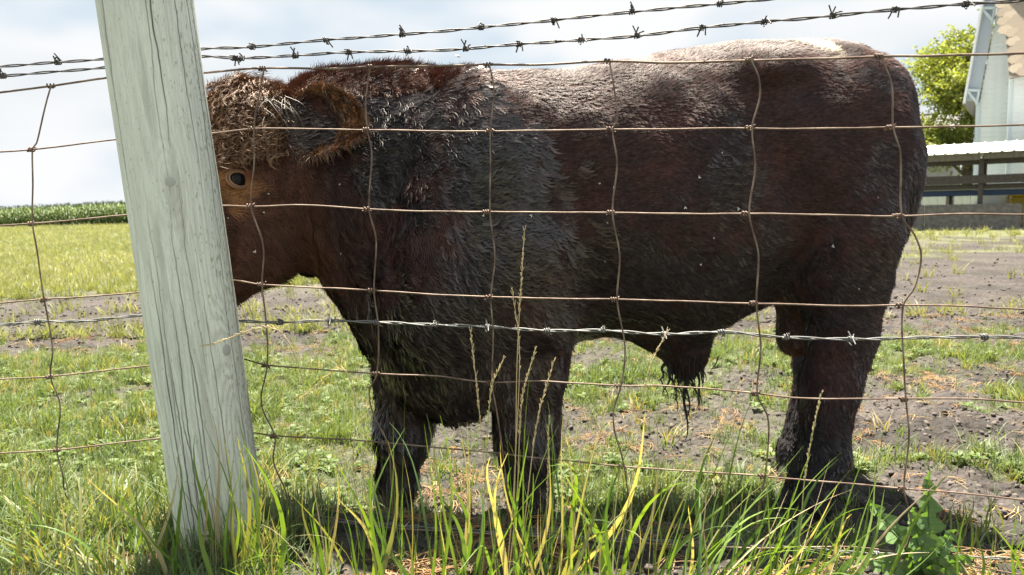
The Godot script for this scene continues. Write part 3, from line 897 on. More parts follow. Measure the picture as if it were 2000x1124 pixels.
	for k in 3600 if side > 0 else 900:
		var face := rng.randi() % 2
		var i := rng.randi_range(0, ns - 1)
		var j := rng.randi_range(0, nt - 1)
		var a0 := face * per + i * (nt + 1) + j
		var u := rng.randf()
		var v := rng.randf()
		var p: Vector3 = at[a0] + (at[a0 + nt + 1] - at[a0]) * u + (at[a0 + 1] - at[a0]) * v
		var nn := mb.n[a0]
		var flow: Vector3 = (tip - base).normalized() + (p - base.lerp(tip, 0.4)) * 5.0 + Vector3(rng.randfn(), rng.randfn(), rng.randfn()) * 0.3
		var tg: Vector3 = (flow - nn * flow.dot(nn)).normalized()
		var dir: Vector3 = (tg + nn * rng.randf_range(0.1, 0.5)).normalized()
		var sd: Vector3 = dir.cross(nn).normalized()
		var l := rng.randf_range(0.010, 0.022)
		push(fur, sd * l, dir * l, dir.cross(sd) * -l, p, mb.c[a0] * rng.randf_range(0.5, 1.5))
	multi("ear_fur", tuft(4, 0.25, 0.05, 0.05, 3, 17), tinted(0.55), fur, root)


func build_hooves(root: Node3D) -> void:
	var dark := mat(lin(0.028, 0.025, 0.023), 0.7)
	for h in [[-0.445, 0.175], [-0.865, -0.155], [0.475, 0.215], [0.675, -0.215]]:
		var mb := MB.new()
		for claw: float in [-1.0, 1.0]:
			var rings := [[0.0, 0.062, 0.036, 0.0], [0.02, 0.060, 0.035, 0.0], [0.055, 0.052, 0.033, 0.012], [0.085, 0.045, 0.031, 0.02]]
			var segs := 14
			var b0 := mb.v.size()
			for r in rings:
				for k in segs:
					var a := TAU * k / segs
					var q := Vector3(cos(a) * r[1] * (1.25 if cos(a) < 0 else 0.9) + r[3], r[0] - 0.012, sin(a) * r[2] + claw * 0.034)
					mb.point(Vector3(h[0], 0.0, h[1]) + q, Vector3(cos(a), 0.35, sin(a)).normalized())
			for r in rings.size() - 1:
				for k in segs:
					var a := b0 + r * segs + k
					var b := b0 + r * segs + (k + 1) % segs
					mb.tri(a, b, a + segs); mb.tri(b, b + segs, a + segs)
		put(mb.mesh(), dark, "hoof", root)


func build_tassel(root: Node3D) -> void:
	# mud-matted cords of hair hanging from the sheath
	var mb := MB.new()
	var o := Vector3(0.155, 0.50, 0.03)
	for s in [[0.0, 0.0, 0.245, 0.012, 0.006], [0.006, 0.012, 0.18, 0.009, 0.0], [-0.045, 0.01, 0.10, 0.010, -0.03], [-0.025, 0.02, 0.14, 0.007, -0.01], [0.03, 0.0, 0.12, 0.010, 0.03], [0.045, 0.01, 0.07, 0.009, 0.02], [0.012, 0.02, 0.16, 0.007, 0.03], [-0.06, 0.0, 0.055, 0.010, -0.03], [0.02, -0.02, 0.10, 0.007, 0.0], [-0.01, -0.02, 0.12, 0.007, -0.02]]:
		var q := PackedVector3Array()
		for i in 13:
			var t := i / 12.0
			q.push_back(o + Vector3(s[0], 0.02, s[1]) + Vector3(s[4] * t + 0.006 * sin(t * 9.0 + s[0] * 90.0), -(s[2] + 0.02) * t, 0.005 * sin(t * 7.0 + s[2] * 50.0)))
		mb.tube(q, s[3] * 0.8, s[3] * 0.15, 7)
		for k in 3:
			var m := q[rng.randi_range(5, 11)]
			var e := m + Vector3(rng.randf_range(-0.02, 0.025), rng.randf_range(-0.03, -0.05), rng.randf_range(-0.01, 0.01))
			mb.tube(PackedVector3Array([m, m.lerp(e, 0.5) + Vector3(0.004, 0, 0), e]), 0.003, 0.0008, 5)
	for k in 90:   # loose wet strands round the cords
		var q := PackedVector3Array()
		var s0 := Vector3(rng.randfn() * 0.034, 0.025 + rng.randf() * 0.02, rng.randfn() * 0.03)
		var l := rng.randf_range(0.04, 0.11) * (1.6 if rng.randf() < 0.12 else 1.0)
		var sw := rng.randfn() * 0.014
		for i in 6:
			var t := i / 5.0
			q.push_back(o + s0 * (1.0 - 0.35 * t) + Vector3(sw * t * t + 0.003 * sin(t * 8.0 + k), -l * t, 0.003 * cos(t * 7.0 + k)))
		mb.tube(q, 0.0028, 0.0006, 5)
	var m := mat(lin(0.02, 0.018, 0.017), 0.6)
	tag(put(mb.mesh(), m, "matted_tassel", root), "mud-matted hair hanging in cords under the belly")


func build_coat(root: Node3D, mb: MB) -> void:
	var tris := mb.ix.size() / 3
	var acc := PackedFloat32Array()
	acc.resize(tris)
	var total := 0.0
	for t in tris:
		var a := mb.v[mb.ix[t * 3]]
		var area := (mb.v[mb.ix[t * 3 + 1]] - a).cross(mb.v[mb.ix[t * 3 + 2]] - a).length()
		var mid := mb.n[mb.ix[t * 3]]
		area *= 1.0 if mid.z > -0.25 or mid.y > 0.5 else 0.35   # thinner on the side away from the fence
		total += area
		acc[t] = total
	var fine := PackedFloat32Array()
	var clump := PackedFloat32Array()
	var shag := PackedFloat32Array()
	var curl := PackedFloat32Array()
	for k in COAT:
		var t := mini(acc.bsearch(rng.randf() * total), tris - 1)
		var i0 := mb.ix[t * 3]
		var i1 := mb.ix[t * 3 + 1]
		var i2 := mb.ix[t * 3 + 2]
		var u := rng.randf()
		var v := rng.randf()
		if u + v > 1.0:
			u = 1.0 - u
			v = 1.0 - v
		var p := mb.v[i0] + (mb.v[i1] - mb.v[i0]) * u + (mb.v[i2] - mb.v[i0]) * v
		var nn := (mb.n[i0] * (1 - u - v) + mb.n[i1] * u + mb.n[i2] * v).normalized()
		var de := p.distance_to(bull_eye)
		if de < 0.038:
			continue
		var m := bull_mud(p)
		var flow := hair_flow(p)
		var w := n_mid.get_noise_3d(p.x * 2.2 + 5.0, p.y * 2.2, p.z * 2.2) * 1.3 + rng.randf_range(-0.22, 0.22)
		flow += nn.cross(flow).normalized() * w
		var tangent := (flow - nn * flow.dot(nn)).normalized()
		var side := tangent.cross(nn)
		var c := bull_color(p) * rng.randf_range(0.5, 1.6)
		var lift := 0.10 + rng.randf() * 0.4
		var l := rng.randf_range(0.014, 0.026)
		var neck := sstep(-0.45, -0.75, p.x) * sstep(0.75, 1.0, p.y)
		if p.x < -1.10 and p.y > 1.20 + n_mid.get_noise_2d(p.x * 3.0, p.y * 3.0) * 0.05:
			# curly poll
			if rng.randf() < 0.3:
				l = 0.03 + 0.055 * rng.randf() * rng.randf()
				lift = rng.randf_range(0.05, 0.45)
				c = Color(0.25, 0.145, 0.08).lerp(Color(0.085, 0.038, 0.021), rng.randf()) * rng.randf_range(0.7, 1.3)
				var dir2 := (tangent + nn * lift).normalized()
				var s2 := dir2.cross(nn).normalized()
				push(curl, s2 * l, dir2 * l, s2.cross(dir2) * l, p, c)
			continue
		if p.y > 1.38 and rng.randf() < 0.55 * neck:
			# bristling crest, and longer hair along the neck
			l = rng.randf_range(0.018, 0.040) * (0.35 + 0.65 * neck)
			lift = 0.08 + 0.9 * pow(rng.randf(), 2.5)
			var dir3 := (tangent * 0.7 + nn * lift).normalized()
			var s3 := dir3.cross(Vector3(0.2, 0.1, 1.0)).normalized()
			push(shag, s3 * l, dir3 * l, s3.cross(dir3) * l, p, c.lerp(Color(0.14, 0.052, 0.028), 0.5))
			continue
		var dir := (tangent + nn * lift).normalized()
		var up := side.cross(dir) * -1.0
		if m > 0.4 and rng.randf() < (0.40 if p.x < -0.2 else 0.16):
			l = rng.randf_range(0.022, 0.055) * (1.0 if p.x < -0.2 else 0.6)
			push(clump, side * l, dir * l, up * l, p, c * 1.15)
		elif rng.randf() < 0.25 * neck:
			l *= 2.2
			push(shag, side * l, dir * l, up * l, p, c)
		else:
			push(fine, side * l, dir * l, up * l, p - nn * 0.001, c)
	var gloss := tinted(0.55)
	gloss.metallic_specular = 0.31
	var wet := tinted(0.30)
	wet.metallic_specular = 0.5
	multi("coat_hair", tuft(5, 0.34, 0.048, 0.0, 3, 3), gloss, fine, root)
	multi("long_hair", tuft(5, 0.22, 0.022, 0.06, 4, 7), gloss, shag, root)
	multi("muddy_hair", tuft(3, 0.20, 0.085, 0.10, 5, 11), wet, clump, root)
	multi("curly_hair", tuft(8, 0.16, 0.017, 0.36, 12, 13), tinted(0.65), curl, root)
	print("coat ", fine.size() / 16, " ", clump.size() / 16, " ", shag.size() / 16, " ", curl.size() / 16)


const COAT := 300000


# ------------------------------------------------------------------ post and wires
func build_post() -> void:
	var low := Vector3(-0.776, 0.05, -1.965)
	var high := Vector3(-0.897, 1.74, -1.965)
	var root := thing("fence_post", low, "thick pale grey-green weathered wooden fence post leaning to the left", "post")
	var mb := MB.new()
	var segs := 64
	var rows := 90
	var axis := (high - low)
	var l := axis.length()
	axis /= l
	var sx := axis.cross(Vector3(0, 0, -1)).normalized() * -1.0
	var sz := sx.cross(axis).normalized()
	for i in rows + 1:
		var t := float(i) / rows
		for k in segs + 1:
			var a := TAU * k / segs
			var d := sx * sin(a) + sz * -cos(a)
			var r := 0.1142 + 0.0035 * n_mid.get_noise_2d(sin(a) * 0.5 + 3.0, t * 0.9 + cos(a) * 0.4) + 0.0012 * n_fine.get_noise_2d(a * 0.9, t * 0.8)
			# the flank was shaved flat on the left
			r = minf(r, 0.108 / maxf(0.2, cos(wrapf(a - 4.25, -PI, PI))) if absf(wrapf(a - 4.25, -PI, PI)) < 1.0 else r)
			if t > 0.985: r -= 0.006 * (t - 0.985) / 0.015
			mb.point(axis * l * t + d * r, d, Color.WHITE, Vector2(float(k) / segs, 1.0 - t))
	for i in rows:
		for k in segs:
			var a := i * (segs + 1) + k
			mb.tri(a, a + 1, a + segs + 1); mb.tri(a + 1, a + segs + 2, a + segs + 1)
	var top := mb.point(axis * l, axis, Color.WHITE, Vector2(0.3, 0.02))
	var b0 := mb.v.size()
	for k in segs + 1:
		mb.point(mb.v[rows * (segs + 1) + k], axis, Color.WHITE, Vector2(float(k) / segs, 0.0))
	for k in segs:
		mb.tri(top, b0 + k, b0 + k + 1)
	var pics := post_pictures()
	var m := mat(Color.WHITE, 0.82)
	m.metallic_specular = 0.3
	m.albedo_texture = pics[0]
	m.heightmap_enabled = true
	m.heightmap_texture = pics[1]
	m.heightmap_scale = 0.6
	put(mb.mesh(), m, "trunk", root)
	# branch knots, cut flush
	for kn in [[PI * 0.87, 1.075, 0.0125], [PI * 0.647, 0.65, 0.0135]]:
		var d := sx * sin(kn[0]) + sz * -cos(kn[0])
		var km := MB.new()
		var b := Basis(axis.cross(d).normalized(), axis, d)
		km.blob(axis * kn[1] + d * 0.1125, Vector3(kn[2], kn[2] * 1.1, 0.0035), 8, 18, b)
		put(km.mesh(), mat(lin(0.40, 0.42, 0.39), 0.8), "knot", root)
	# staples that hold the wires on the back of the post
	for y: float in [0.36, 0.60, 0.82, 1.05, 1.27, 1.46, 1.52]:
		var st := MB.new()
		var q := axis * (y - 0.05) + Vector3(0.02, 0, -0.108)
		st.tube(PackedVector3Array([q + Vector3(-0.01, 0.012, 0.02), q + Vector3(-0.01, 0.012, -0.022), q + Vector3(0, 0, -0.025), q + Vector3(0.01, -0.012, -0.022), q + Vector3(0.01, -0.012, 0.02)]), 0.002, 0.002, 6)
		put(st.mesh(), steel, "staple", root)


func post_pictures() -> Array:
	var w := 640
	var h := 1536
	var r := RandomNumberGenerator.new()
	r.seed = 77
	var f := FastNoiseLite.new()
	f.seed = 21
	f.frequency = 1.0
	f.fractal_octaves = 4
	var knots := [[0.435, 0.365, 0.0125], [0.323, 0.616, 0.0135]]   # u, v
	var col := PackedByteArray()
	var hei := PackedByteArray()
	col.resize(w * h * 3)
	hei.resize(w * h)
	var cracks := []
	for k in 64:
		cracks.append([r.randf(), r.randf_range(-0.3, 0.9), r.randf_range(0.2, 0.9), r.randf_range(0.25, 0.85), r.randf() * 50.0])
	# crack strength per pixel
	var cr := PackedFloat32Array()
	cr.resize(w * h)
	for c in cracks:
		for j in range(maxi(0, int(c[1] * h)), mini(h, int((c[1] + c[2]) * h))):
			var t: float = (float(j) / h - c[1]) / c[2]
			var wid: float = c[3] * 1.5 * pow(sin(PI * clampf(t, 0, 1)), 0.5)
			var cx: float = c[0] * w + f.get_noise_2d(c[4], j * 0.002) * 9.0 + f.get_noise_2d(c[4] + 9.0, j * 0.03) * 1.2
			for i in range(int(cx - 3), int(cx + 4)):
				var s := clampf(wid + 0.55 - absf(i - cx), 0.0, 1.0) * minf(1.0, 0.35 + wid * 0.6)
				if s > 0.0:
					var at := j * w + posmod(i, w)
					cr[at] = maxf(cr[at], s)
	for j in h:
		var v := float(j) / h
		for i in w:
			var u := float(i) / w
			var x := cos(TAU * u) * 0.11
			var y := sin(TAU * u) * 0.11
			var z := v * 1.7
			var warp := f.get_noise_3d(x * 7.0, y * 7.0, z * 0.55)
			var ring := u * 26.0 + warp * (2.2 + 4.0 * sstep(0.35, 0.7, v))
			var near := 0.0
			for k in knots:
				var du: float = wrapf(u - k[0], -0.5, 0.5) * 0.72
				var dv: float = (v - k[1]) * 1.7
				var q: float = (du * du * 5.0 + dv * dv * 0.5) / (k[2] * k[2] * 3.0)
				ring += 4.5 * exp(-q * 0.10)
				near = maxf(near, exp(-q))
			var band := 0.5 + 0.5 * sin(TAU * ring)
			band = pow(band, 1.6)
			var grain := f.get_noise_3d(x * 260.0, y * 260.0, z * 5.0)
			var fine := f.get_noise_3d(x * 700.0, y * 700.0, z * 22.0)
			var blot := f.get_noise_3d(x * 9.0 + 5.0, y * 9.0, z * 2.2)
			var worn := sstep(0.25, 0.75, v + 0.2 * blot)      # the paint-like bloom has weathered off lower down
			var c := Color(0.70, 0.735, 0.665).lerp(Color(0.50, 0.515, 0.455), band * (0.15 + 0.55 * worn))
			c = c.lerp(Color(0.32, 0.33, 0.30), clampf(grain * 1.3 + 0.02, 0, 0.75) * 0.5)
			c = c * (1.0 + 0.18 * fine + 0.16 * blot)
			var stain := sstep(0.12, 0.45, f.get_noise_3d(x * 16.0 - 8.0, y * 16.0, z * 1.3))
			c = c.lerp(Color(0.36, 0.35, 0.30), stain * 0.45)
			var moss := sstep(0.18, 0.5, f.get_noise_3d(x * 120.0 + 40.0, y * 120.0, z * 40.0) + 0.34 * exp(-pow(wrapf(u - 0.22, -0.5, 0.5) * 8.0, 2.0)) - 0.2)
			c = c.lerp(Color(0.20, 0.24, 0.13), moss * 0.6)
			var k := cr[j * w + i]
			c = c.lerp(Color(0.055, 0.055, 0.05), k * 0.92)
			c = c.lerp(Color(0.33, 0.33, 0.28), near * 0.3)
			c = c.linear_to_srgb()
			var o := (j * w + i) * 3
			col[o] = clampi(int(c.r * 255), 0, 255)
			col[o + 1] = clampi(int(c.g * 255), 0, 255)
			col[o + 2] = clampi(int(c.b * 255), 0, 255)
			hei[j * w + i] = clampi(int((0.65 - k * 0.65 + 0.14 * grain + 0.10 * band + 0.08 * fine) * 255), 0, 255)
	return [ImageTexture.create_from_image(Image.create_from_data(w, h, false, Image.FORMAT_RGB8, col)), ImageTexture.create_from_image(Image.create_from_data(w, h, false, Image.FORMAT_L8, hei))]


var steel: StandardMaterial3D
var rusty: StandardMaterial3D
var zinc: StandardMaterial3D


func wobble(p: PackedVector3Array, amount: float, sd: float) -> PackedVector3Array:
	for i in p.size():
		p[i] += Vector3(n_mid.get_noise_2d(p[i].y * 2.0 + sd, p[i].x) * amount, n_mid.get_noise_2d(p[i].x * 1.5, sd * 3.0) * amount, n_mid.get_noise_2d(p[i].x * 0.8, sd * 7.0 + p[i].y) * amount * 2.0)
	return p


func build_fence() -> void:
	var o := Vector3(POST_X, 0.16, -2.09)
	var root := thing("woven_wire_fence", o, "rusty woven wire stock fence of large bent square mesh between camera and bull", "wire fence")
	for i in LINE_WIRES.size():
		var p := wobble(smooth_path(pts3(LINE_WIRES[i], o), 0.02), 0.0022, i * 5.0)
		var mb := MB.new()
		var r := 0.0028 if i == 0 else 0.0021
		mb.tube(p, r, r, 8)
		put(mb.mesh(), rusty, "line_wire", root)
	for i in STAY_WIRES.size():
		var p := wobble(smooth_path(pts3(STAY_WIRES[i], o), 0.012), 0.0012, 40.0 + i * 3.0)
		var mb := MB.new()
		mb.tube(p, 0.0021, 0.0021, 8)
		put(mb.mesh(), rusty, "stay_wire", root)
	# the mesh goes on past the frame on both sides
	for k in 8:
		var dx := 0.30 + 0.28 * (k / 2)
		var top := pts3(LINE_WIRES[0])
		var low := pts3(LINE_WIRES[6])
		var right := k % 2 == 0
		var e := Vector3(0.9829, 0, 0.1838) * dx if right else Vector3(-dx - 0.25, 0, 0)
		var i := top.size() - 4 if right else 3
		var p := smooth_path(PackedVector3Array([top[i] + e - o, (top[i] + low[i]) * 0.5 + e - o + Vector3(0.02, 0, 0.004), low[i] + e - o]), 0.03)
		var mb := MB.new()
		mb.tube(wobble(p, 0.004, 90.0 + k), 0.0021, 0.0021, 8)
		put(mb.mesh(), rusty, "stay_wire", root)
	# the tie wrapped round each crossing
	var knots := []
	for k in 4:
		var q := PackedVector3Array()
		var turns := 2.2 + 0.3 * k
		for i in 40:
			var t := i / 39.0
			var a := t * turns * TAU + k
			q.push_back(Vector3((t - 0.5) * 0.018, cos(a) * 0.0052, sin(a) * 0.0052))
		q.push_back(q[39] + Vector3(0.004, -0.006, 0.003))
		var mb := MB.new()
		mb.tube(q, 0.0021, 0.0021, 6)
		knots.append(mb.mesh())
	for i in KNOTS.size() / 3:
		var k := put(knots[i % 4], rusty, "knot", root)
		k.position = Vector3(KNOTS[i * 3], KNOTS[i * 3 + 1], KNOTS[i * 3 + 2]) - o + Vector3(-0.004, 0, 0.001)
		k.rotation = Vector3(i * 1.7, 0.12, sin(i * 2.3) * 0.12)


func barb_mesh(k: int) -> ArrayMesh:
	var r := RandomNumberGenerator.new()
	r.seed = 500 + k
	var mb := MB.new()
	for wire in 2:
		var q := PackedVector3Array()
		var a0 := r.randf() * TAU
		var x0 := -0.004 + wire * 0.006
		var len_a := r.randf_range(0.015, 0.026)
		var len_b := r.randf_range(0.015, 0.026)
		var d0 := Vector3(r.randf_range(-0.5, 0.5), cos(a0 + 1.4), sin(a0 + 1.4)).normalized()
		var c0 := Vector3(x0, cos(a0) * 0.006, sin(a0) * 0.006)
		q.push_back(c0 - d0 * len_a)
		for i in 18:
			var t := i / 17.0
			var a := a0 + t * TAU * 1.5
			q.push_back(Vector3(x0 + (t - 0.5) * 0.008, cos(a) * 0.006, sin(a) * 0.006))
		var a1 := a0 + TAU * 1.5
		q.push_back(q[18] + Vector3(r.randf_range(-0.5, 0.5), -sin(a1), cos(a1)).normalized() * len_b)
		mb.tube(q, 0.0019, 0.0017, 6)
	return mb.mesh()


func build_barbed(flat: Array, at: Array, label: String, m: Material) -> void:
	var p := smooth_path(pts3(flat), 0.006)
	var o := p[p.size() / 2]
	o.y -= 0.01
	var root := thing("barbed_wire_strand", o, label, "barbed wire", "barbed wire strands of the fence")
	for s in 2:
		var q := PackedVector3Array()
		var run := 0.0
		for i in p.size():
			if i > 0: run += p[i].distance_to(p[i - 1])
			var a := run / 0.17 * TAU + s * PI + 0.8 * n_mid.get_noise_1d(run)
			var d := (p[mini(i + 1, p.size() - 1)] - p[maxi(i - 1, 0)]).normalized()
			var u := d.cross(Vector3(0, 0, 1)).normalized()
			q.push_back(p[i] - o + (u * cos(a) + d.cross(u) * sin(a)) * 0.0024 + Vector3(0, 0.0015 * n_mid.get_noise_1d(run * 2.0 + 50.0), 0))
		var mb := MB.new()
		mb.tube(q, 0.0020, 0.0020, 6)
		put(mb.mesh(), m, "strand", root)
	for i in at.size() / 3:
		var w := Vector3(at[i * 3], at[i * 3 + 1], at[i * 3 + 2])
		var best := 0
		for k in p.size():
			if p[k].distance_squared_to(w) < p[best].distance_squared_to(w): best = k
		var b := put(barbs[(i * 3 + int(o.y * 100)) % barbs.size()], m, "barb", root)
		b.position = p[best] - o
		b.rotation = Vector3(i * 2.1, 0, (p[mini(best + 2, p.size() - 1)] - p[maxi(best - 2, 0)]).angle_to(Vector3.RIGHT) * 0.5)


var barbs := []


func build_wires() -> void:
	zinc = mat(lin(0.15, 0.155, 0.155), 0.55, 0.3)
	rusty = mat(lin(1, 1, 1), 0.62, 0.25)
	rusty.albedo_texture = noise_tex(0.02, Color(0.30, 0.22, 0.19), Color(0.62, 0.56, 0.50), 128, 9)
	rusty.uv1_triplanar = true
	rusty.uv1_scale = Vector3(6, 6, 6)
	for k in 9: barbs.append(barb_mesh(k))
	build_fence()
	build_barbed(BARB_UPPER, BARB_UPPER_AT, "topmost barbed wire strand, crossing the sky", steel)
	build_barbed(BARB_LOWER, BARB_LOWER_AT, "second barbed wire strand from the top, just above the woven wire", steel)
	build_barbed(BARB_MIDDLE, BARB_MIDDLE_AT, "galvanised barbed wire strand across the middle of the mesh at the bull's chest", zinc)
	build_barbed(BARB_BOTTOM, BARB_BOTTOM_AT, "lowest barbed wire strand, half hidden in grass near the ground", zinc)


# ------------------------------------------------------------------ farmyard in the back
var yard := Basis()          # x along the feeding shed, z towards the fence
var yard_at := Vector3(13.45, 0.0, -22.2)


func yard_thing(called: String, at: Vector3, label: String, category: String, group := "") -> Node3D:
	var o := thing(called, yard_at + yard * at, label, category, group)
	o.basis = yard
	return o


func slab(called: String, at: Vector3, size: Vector3, m: Material, parent: Node, turn := Basis(), bevel := 0.01) -> MeshInstance3D:
	var mb := MB.new()
	mb.box(Vector3.ZERO, size, Basis(), Color.WHITE, bevel)
	var o := put(mb.mesh(), m, called, parent)
	o.transform = Transform3D(turn, at)
	return o


func stained(a: Color, b: Color, rough: float, scale: float, sd: int) -> StandardMaterial3D:
	var m := mat(Color.WHITE, rough)
	m.albedo_texture = noise_tex(0.03, a.linear_to_srgb(), b.linear_to_srgb(), 256, sd)
	m.uv1_triplanar = true
	m.uv1_scale = Vector3(scale, scale, scale)
	return m


func build_yard() -> void:
	yard = Basis(Vector3.UP, deg_to_rad(-34.0))
	var concrete := stained(Color(0.11, 0.10, 0.09), Color(0.24, 0.22, 0.20), 0.9, 0.8, 61)
	var timber := stained(Color(0.045, 0.037, 0.033), Color(0.10, 0.085, 0.075), 0.85, 1.5, 62)
	var grey_wood := stained(Color(0.13, 0.12, 0.11), Color(0.24, 0.22, 0.20), 0.85, 1.2, 63)
	var tin := stained(Color(0.62, 0.65, 0.65), Color(0.80, 0.82, 0.82), 0.45, 0.6, 64)
	var white := stained(Color(0.66, 0.72, 0.74), Color(0.82, 0.85, 0.86), 0.7, 0.7, 65)
	# feed bunk wall
	var bunk := yard_thing("feed_bunk", Vector3(0, 0, 0.12), "long low weathered concrete feed bunk wall at the paddock edge", "feed bunk")
	for k in 4:
		slab("wall_panel", Vector3(-2.6 + k * 2.42, 0.33, 0), Vector3(2.40, 0.78, 0.16), concrete, bunk, Basis(), 0.02)
	# shed over the bunk
	var shed := yard_thing("feeding_shed", Vector3.ZERO, "open feeding shed with white ribbed metal roof on dark timber posts", "shed")
	for x in [-2.9, 0.0, 2.9]:
		slab("post", Vector3(x, 1.0, 0), Vector3(0.13, 2.02, 0.13), timber, shed)
		slab("post", Vector3(x - 0.02, 1.1, -2.2), Vector3(0.13, 2.2, 0.13), timber, shed)
	slab("beam", Vector3(-1.62, 2.05, 0.14), Vector3(3.2, 0.17, 0.07), grey_wood, shed)
	slab("beam", Vector3(1.85, 2.07, 0.16), Vector3(3.6, 0.17, 0.07), grey_wood, shed)
	slab("beam", Vector3(0.3, 1.92, -0.10), Vector3(6.8, 0.16, 0.06), timber, shed)
	slab("beam", Vector3(0.3, 2.22, -2.2), Vector3(6.8, 0.16, 0.06), timber, shed)
	slab("rail", Vector3(0.3, 1.42, 0.10), Vector3(6.8, 0.24, 0.05), timber, shed)
	slab("rail", Vector3(0.3, 1.22, -0.05), Vector3(6.8, 0.14, 0.05), timber, shed)
	for k in 6:   # roof sheets with standing ribs
		var mb := MB.new()
		var w := 1.12
		var n := 24
		for i in n:
			var a0 := i * w / n
			var a1 := (i + 1) * w / n
			var f0 := 0.035 * pow(maxf(0.0, cos(a0 / w * TAU * 4.0)), 4.0)
			var f1 := 0.035 * pow(maxf(0.0, cos(a1 / w * TAU * 4.0)), 4.0)
			mb.quad(Vector3(a0, f0, 0.42), Vector3(a1, f1, 0.42), Vector3(a1, f1 + 0.42, -2.6), Vector3(a0, f0 + 0.42, -2.6))
			mb.quad(Vector3(a0, f0 - 0.012, -2.6), Vector3(a1, f1 + 0.408 - 0.42, -2.6), Vector3(a1, f1 - 0.012, 0.42), Vector3(a0, f0 - 0.012, 0.42))
		var s := put(mb.mesh(), tin, "roof_sheet", shed)
		s.position = Vector3(-3.1 + k * 1.105, 2.16 + 0.002 * (k % 2), 0)
	# feed trough with its blue side
	var trough := yard_thing("feed_trough", Vector3(0.2, 0, -0.75), "blue feed trough with a pale rim under the shed roof", "trough")
	slab("trough_side", Vector3(0, 1.04, 0.2), Vector3(6.6, 0.16, 0.04), mat(lin(0.03, 0.07, 0.17), 0.5), trough)
	slab("rim", Vector3(0, 1.145, 0.22), Vector3(6.6, 0.045, 0.10), mat(lin(0.42, 0.44, 0.45), 0.6), trough)
	slab("trough_floor", Vector3(0, 0.97, -0.1), Vector3(6.6, 0.03, 0.6), mat(lin(0.03, 0.07, 0.17), 0.5), trough)
	for x in [-3.1, -1.0, 1.0, 3.1]:
		slab("leg", Vector3(x, 0.48, -0.1), Vector3(0.06, 0.96, 0.4), timber, trough)
	# board fence behind
	var boards := yard_thing("board_fence", Vector3(-1.6, 0, -4.2), "pale upright board fence seen through the shed under the trough", "board fence")
	for k in 22:
		slab("board", Vector3(-2.6 + k * 0.24, 0.5 + 0.02 * sin(k * 3.1), 0), Vector3(0.225, 1.05 + 0.06 * sin(k * 1.7), 0.025), white if k % 5 != 3 else grey_wood, boards)
	slab("rail", Vector3(0, 0.8, -0.04), Vector3(5.3, 0.08, 0.04), grey_wood, boards)
	# white trailer box and the yellow bin
	var box := yard_thing("white_tank", Vector3(0.25, 0.0, -1.9), "white and cream tank standing behind the feed bunk", "tank")
	var tb := MB.new()
	tb.blob(Vector3(0, 0.62, 0), Vector3(0.52, 0.5, 0.4), 14, 22)
	put(tb.mesh(), mat(lin(0.75, 0.77, 0.76), 0.4), "tank_shell", box)
	slab("tank_base", Vector3(0.12, 0.42, 0.0), Vector3(0.85, 0.85, 0.5), mat(lin(0.55, 0.50, 0.36), 0.5), box, Basis(), 0.08)
	var bin := yard_thing("yellow_bin", Vector3(0.98, 0.0, -1.6), "bright yellow plastic bin behind the feed bunk at the right edge", "bin")
	slab("bin_body", Vector3(0, 0.46, 0), Vector3(0.62, 0.92, 0.5), mat(lin(0.75, 0.52, 0.03), 0.45), bin, Basis(), 0.05)
	slab("rim", Vector3(0, 0.93, 0), Vector3(0.68, 0.06, 0.56), mat(lin(0.70, 0.48, 0.03), 0.45), bin, Basis(), 0.02)
	build_barn(white)


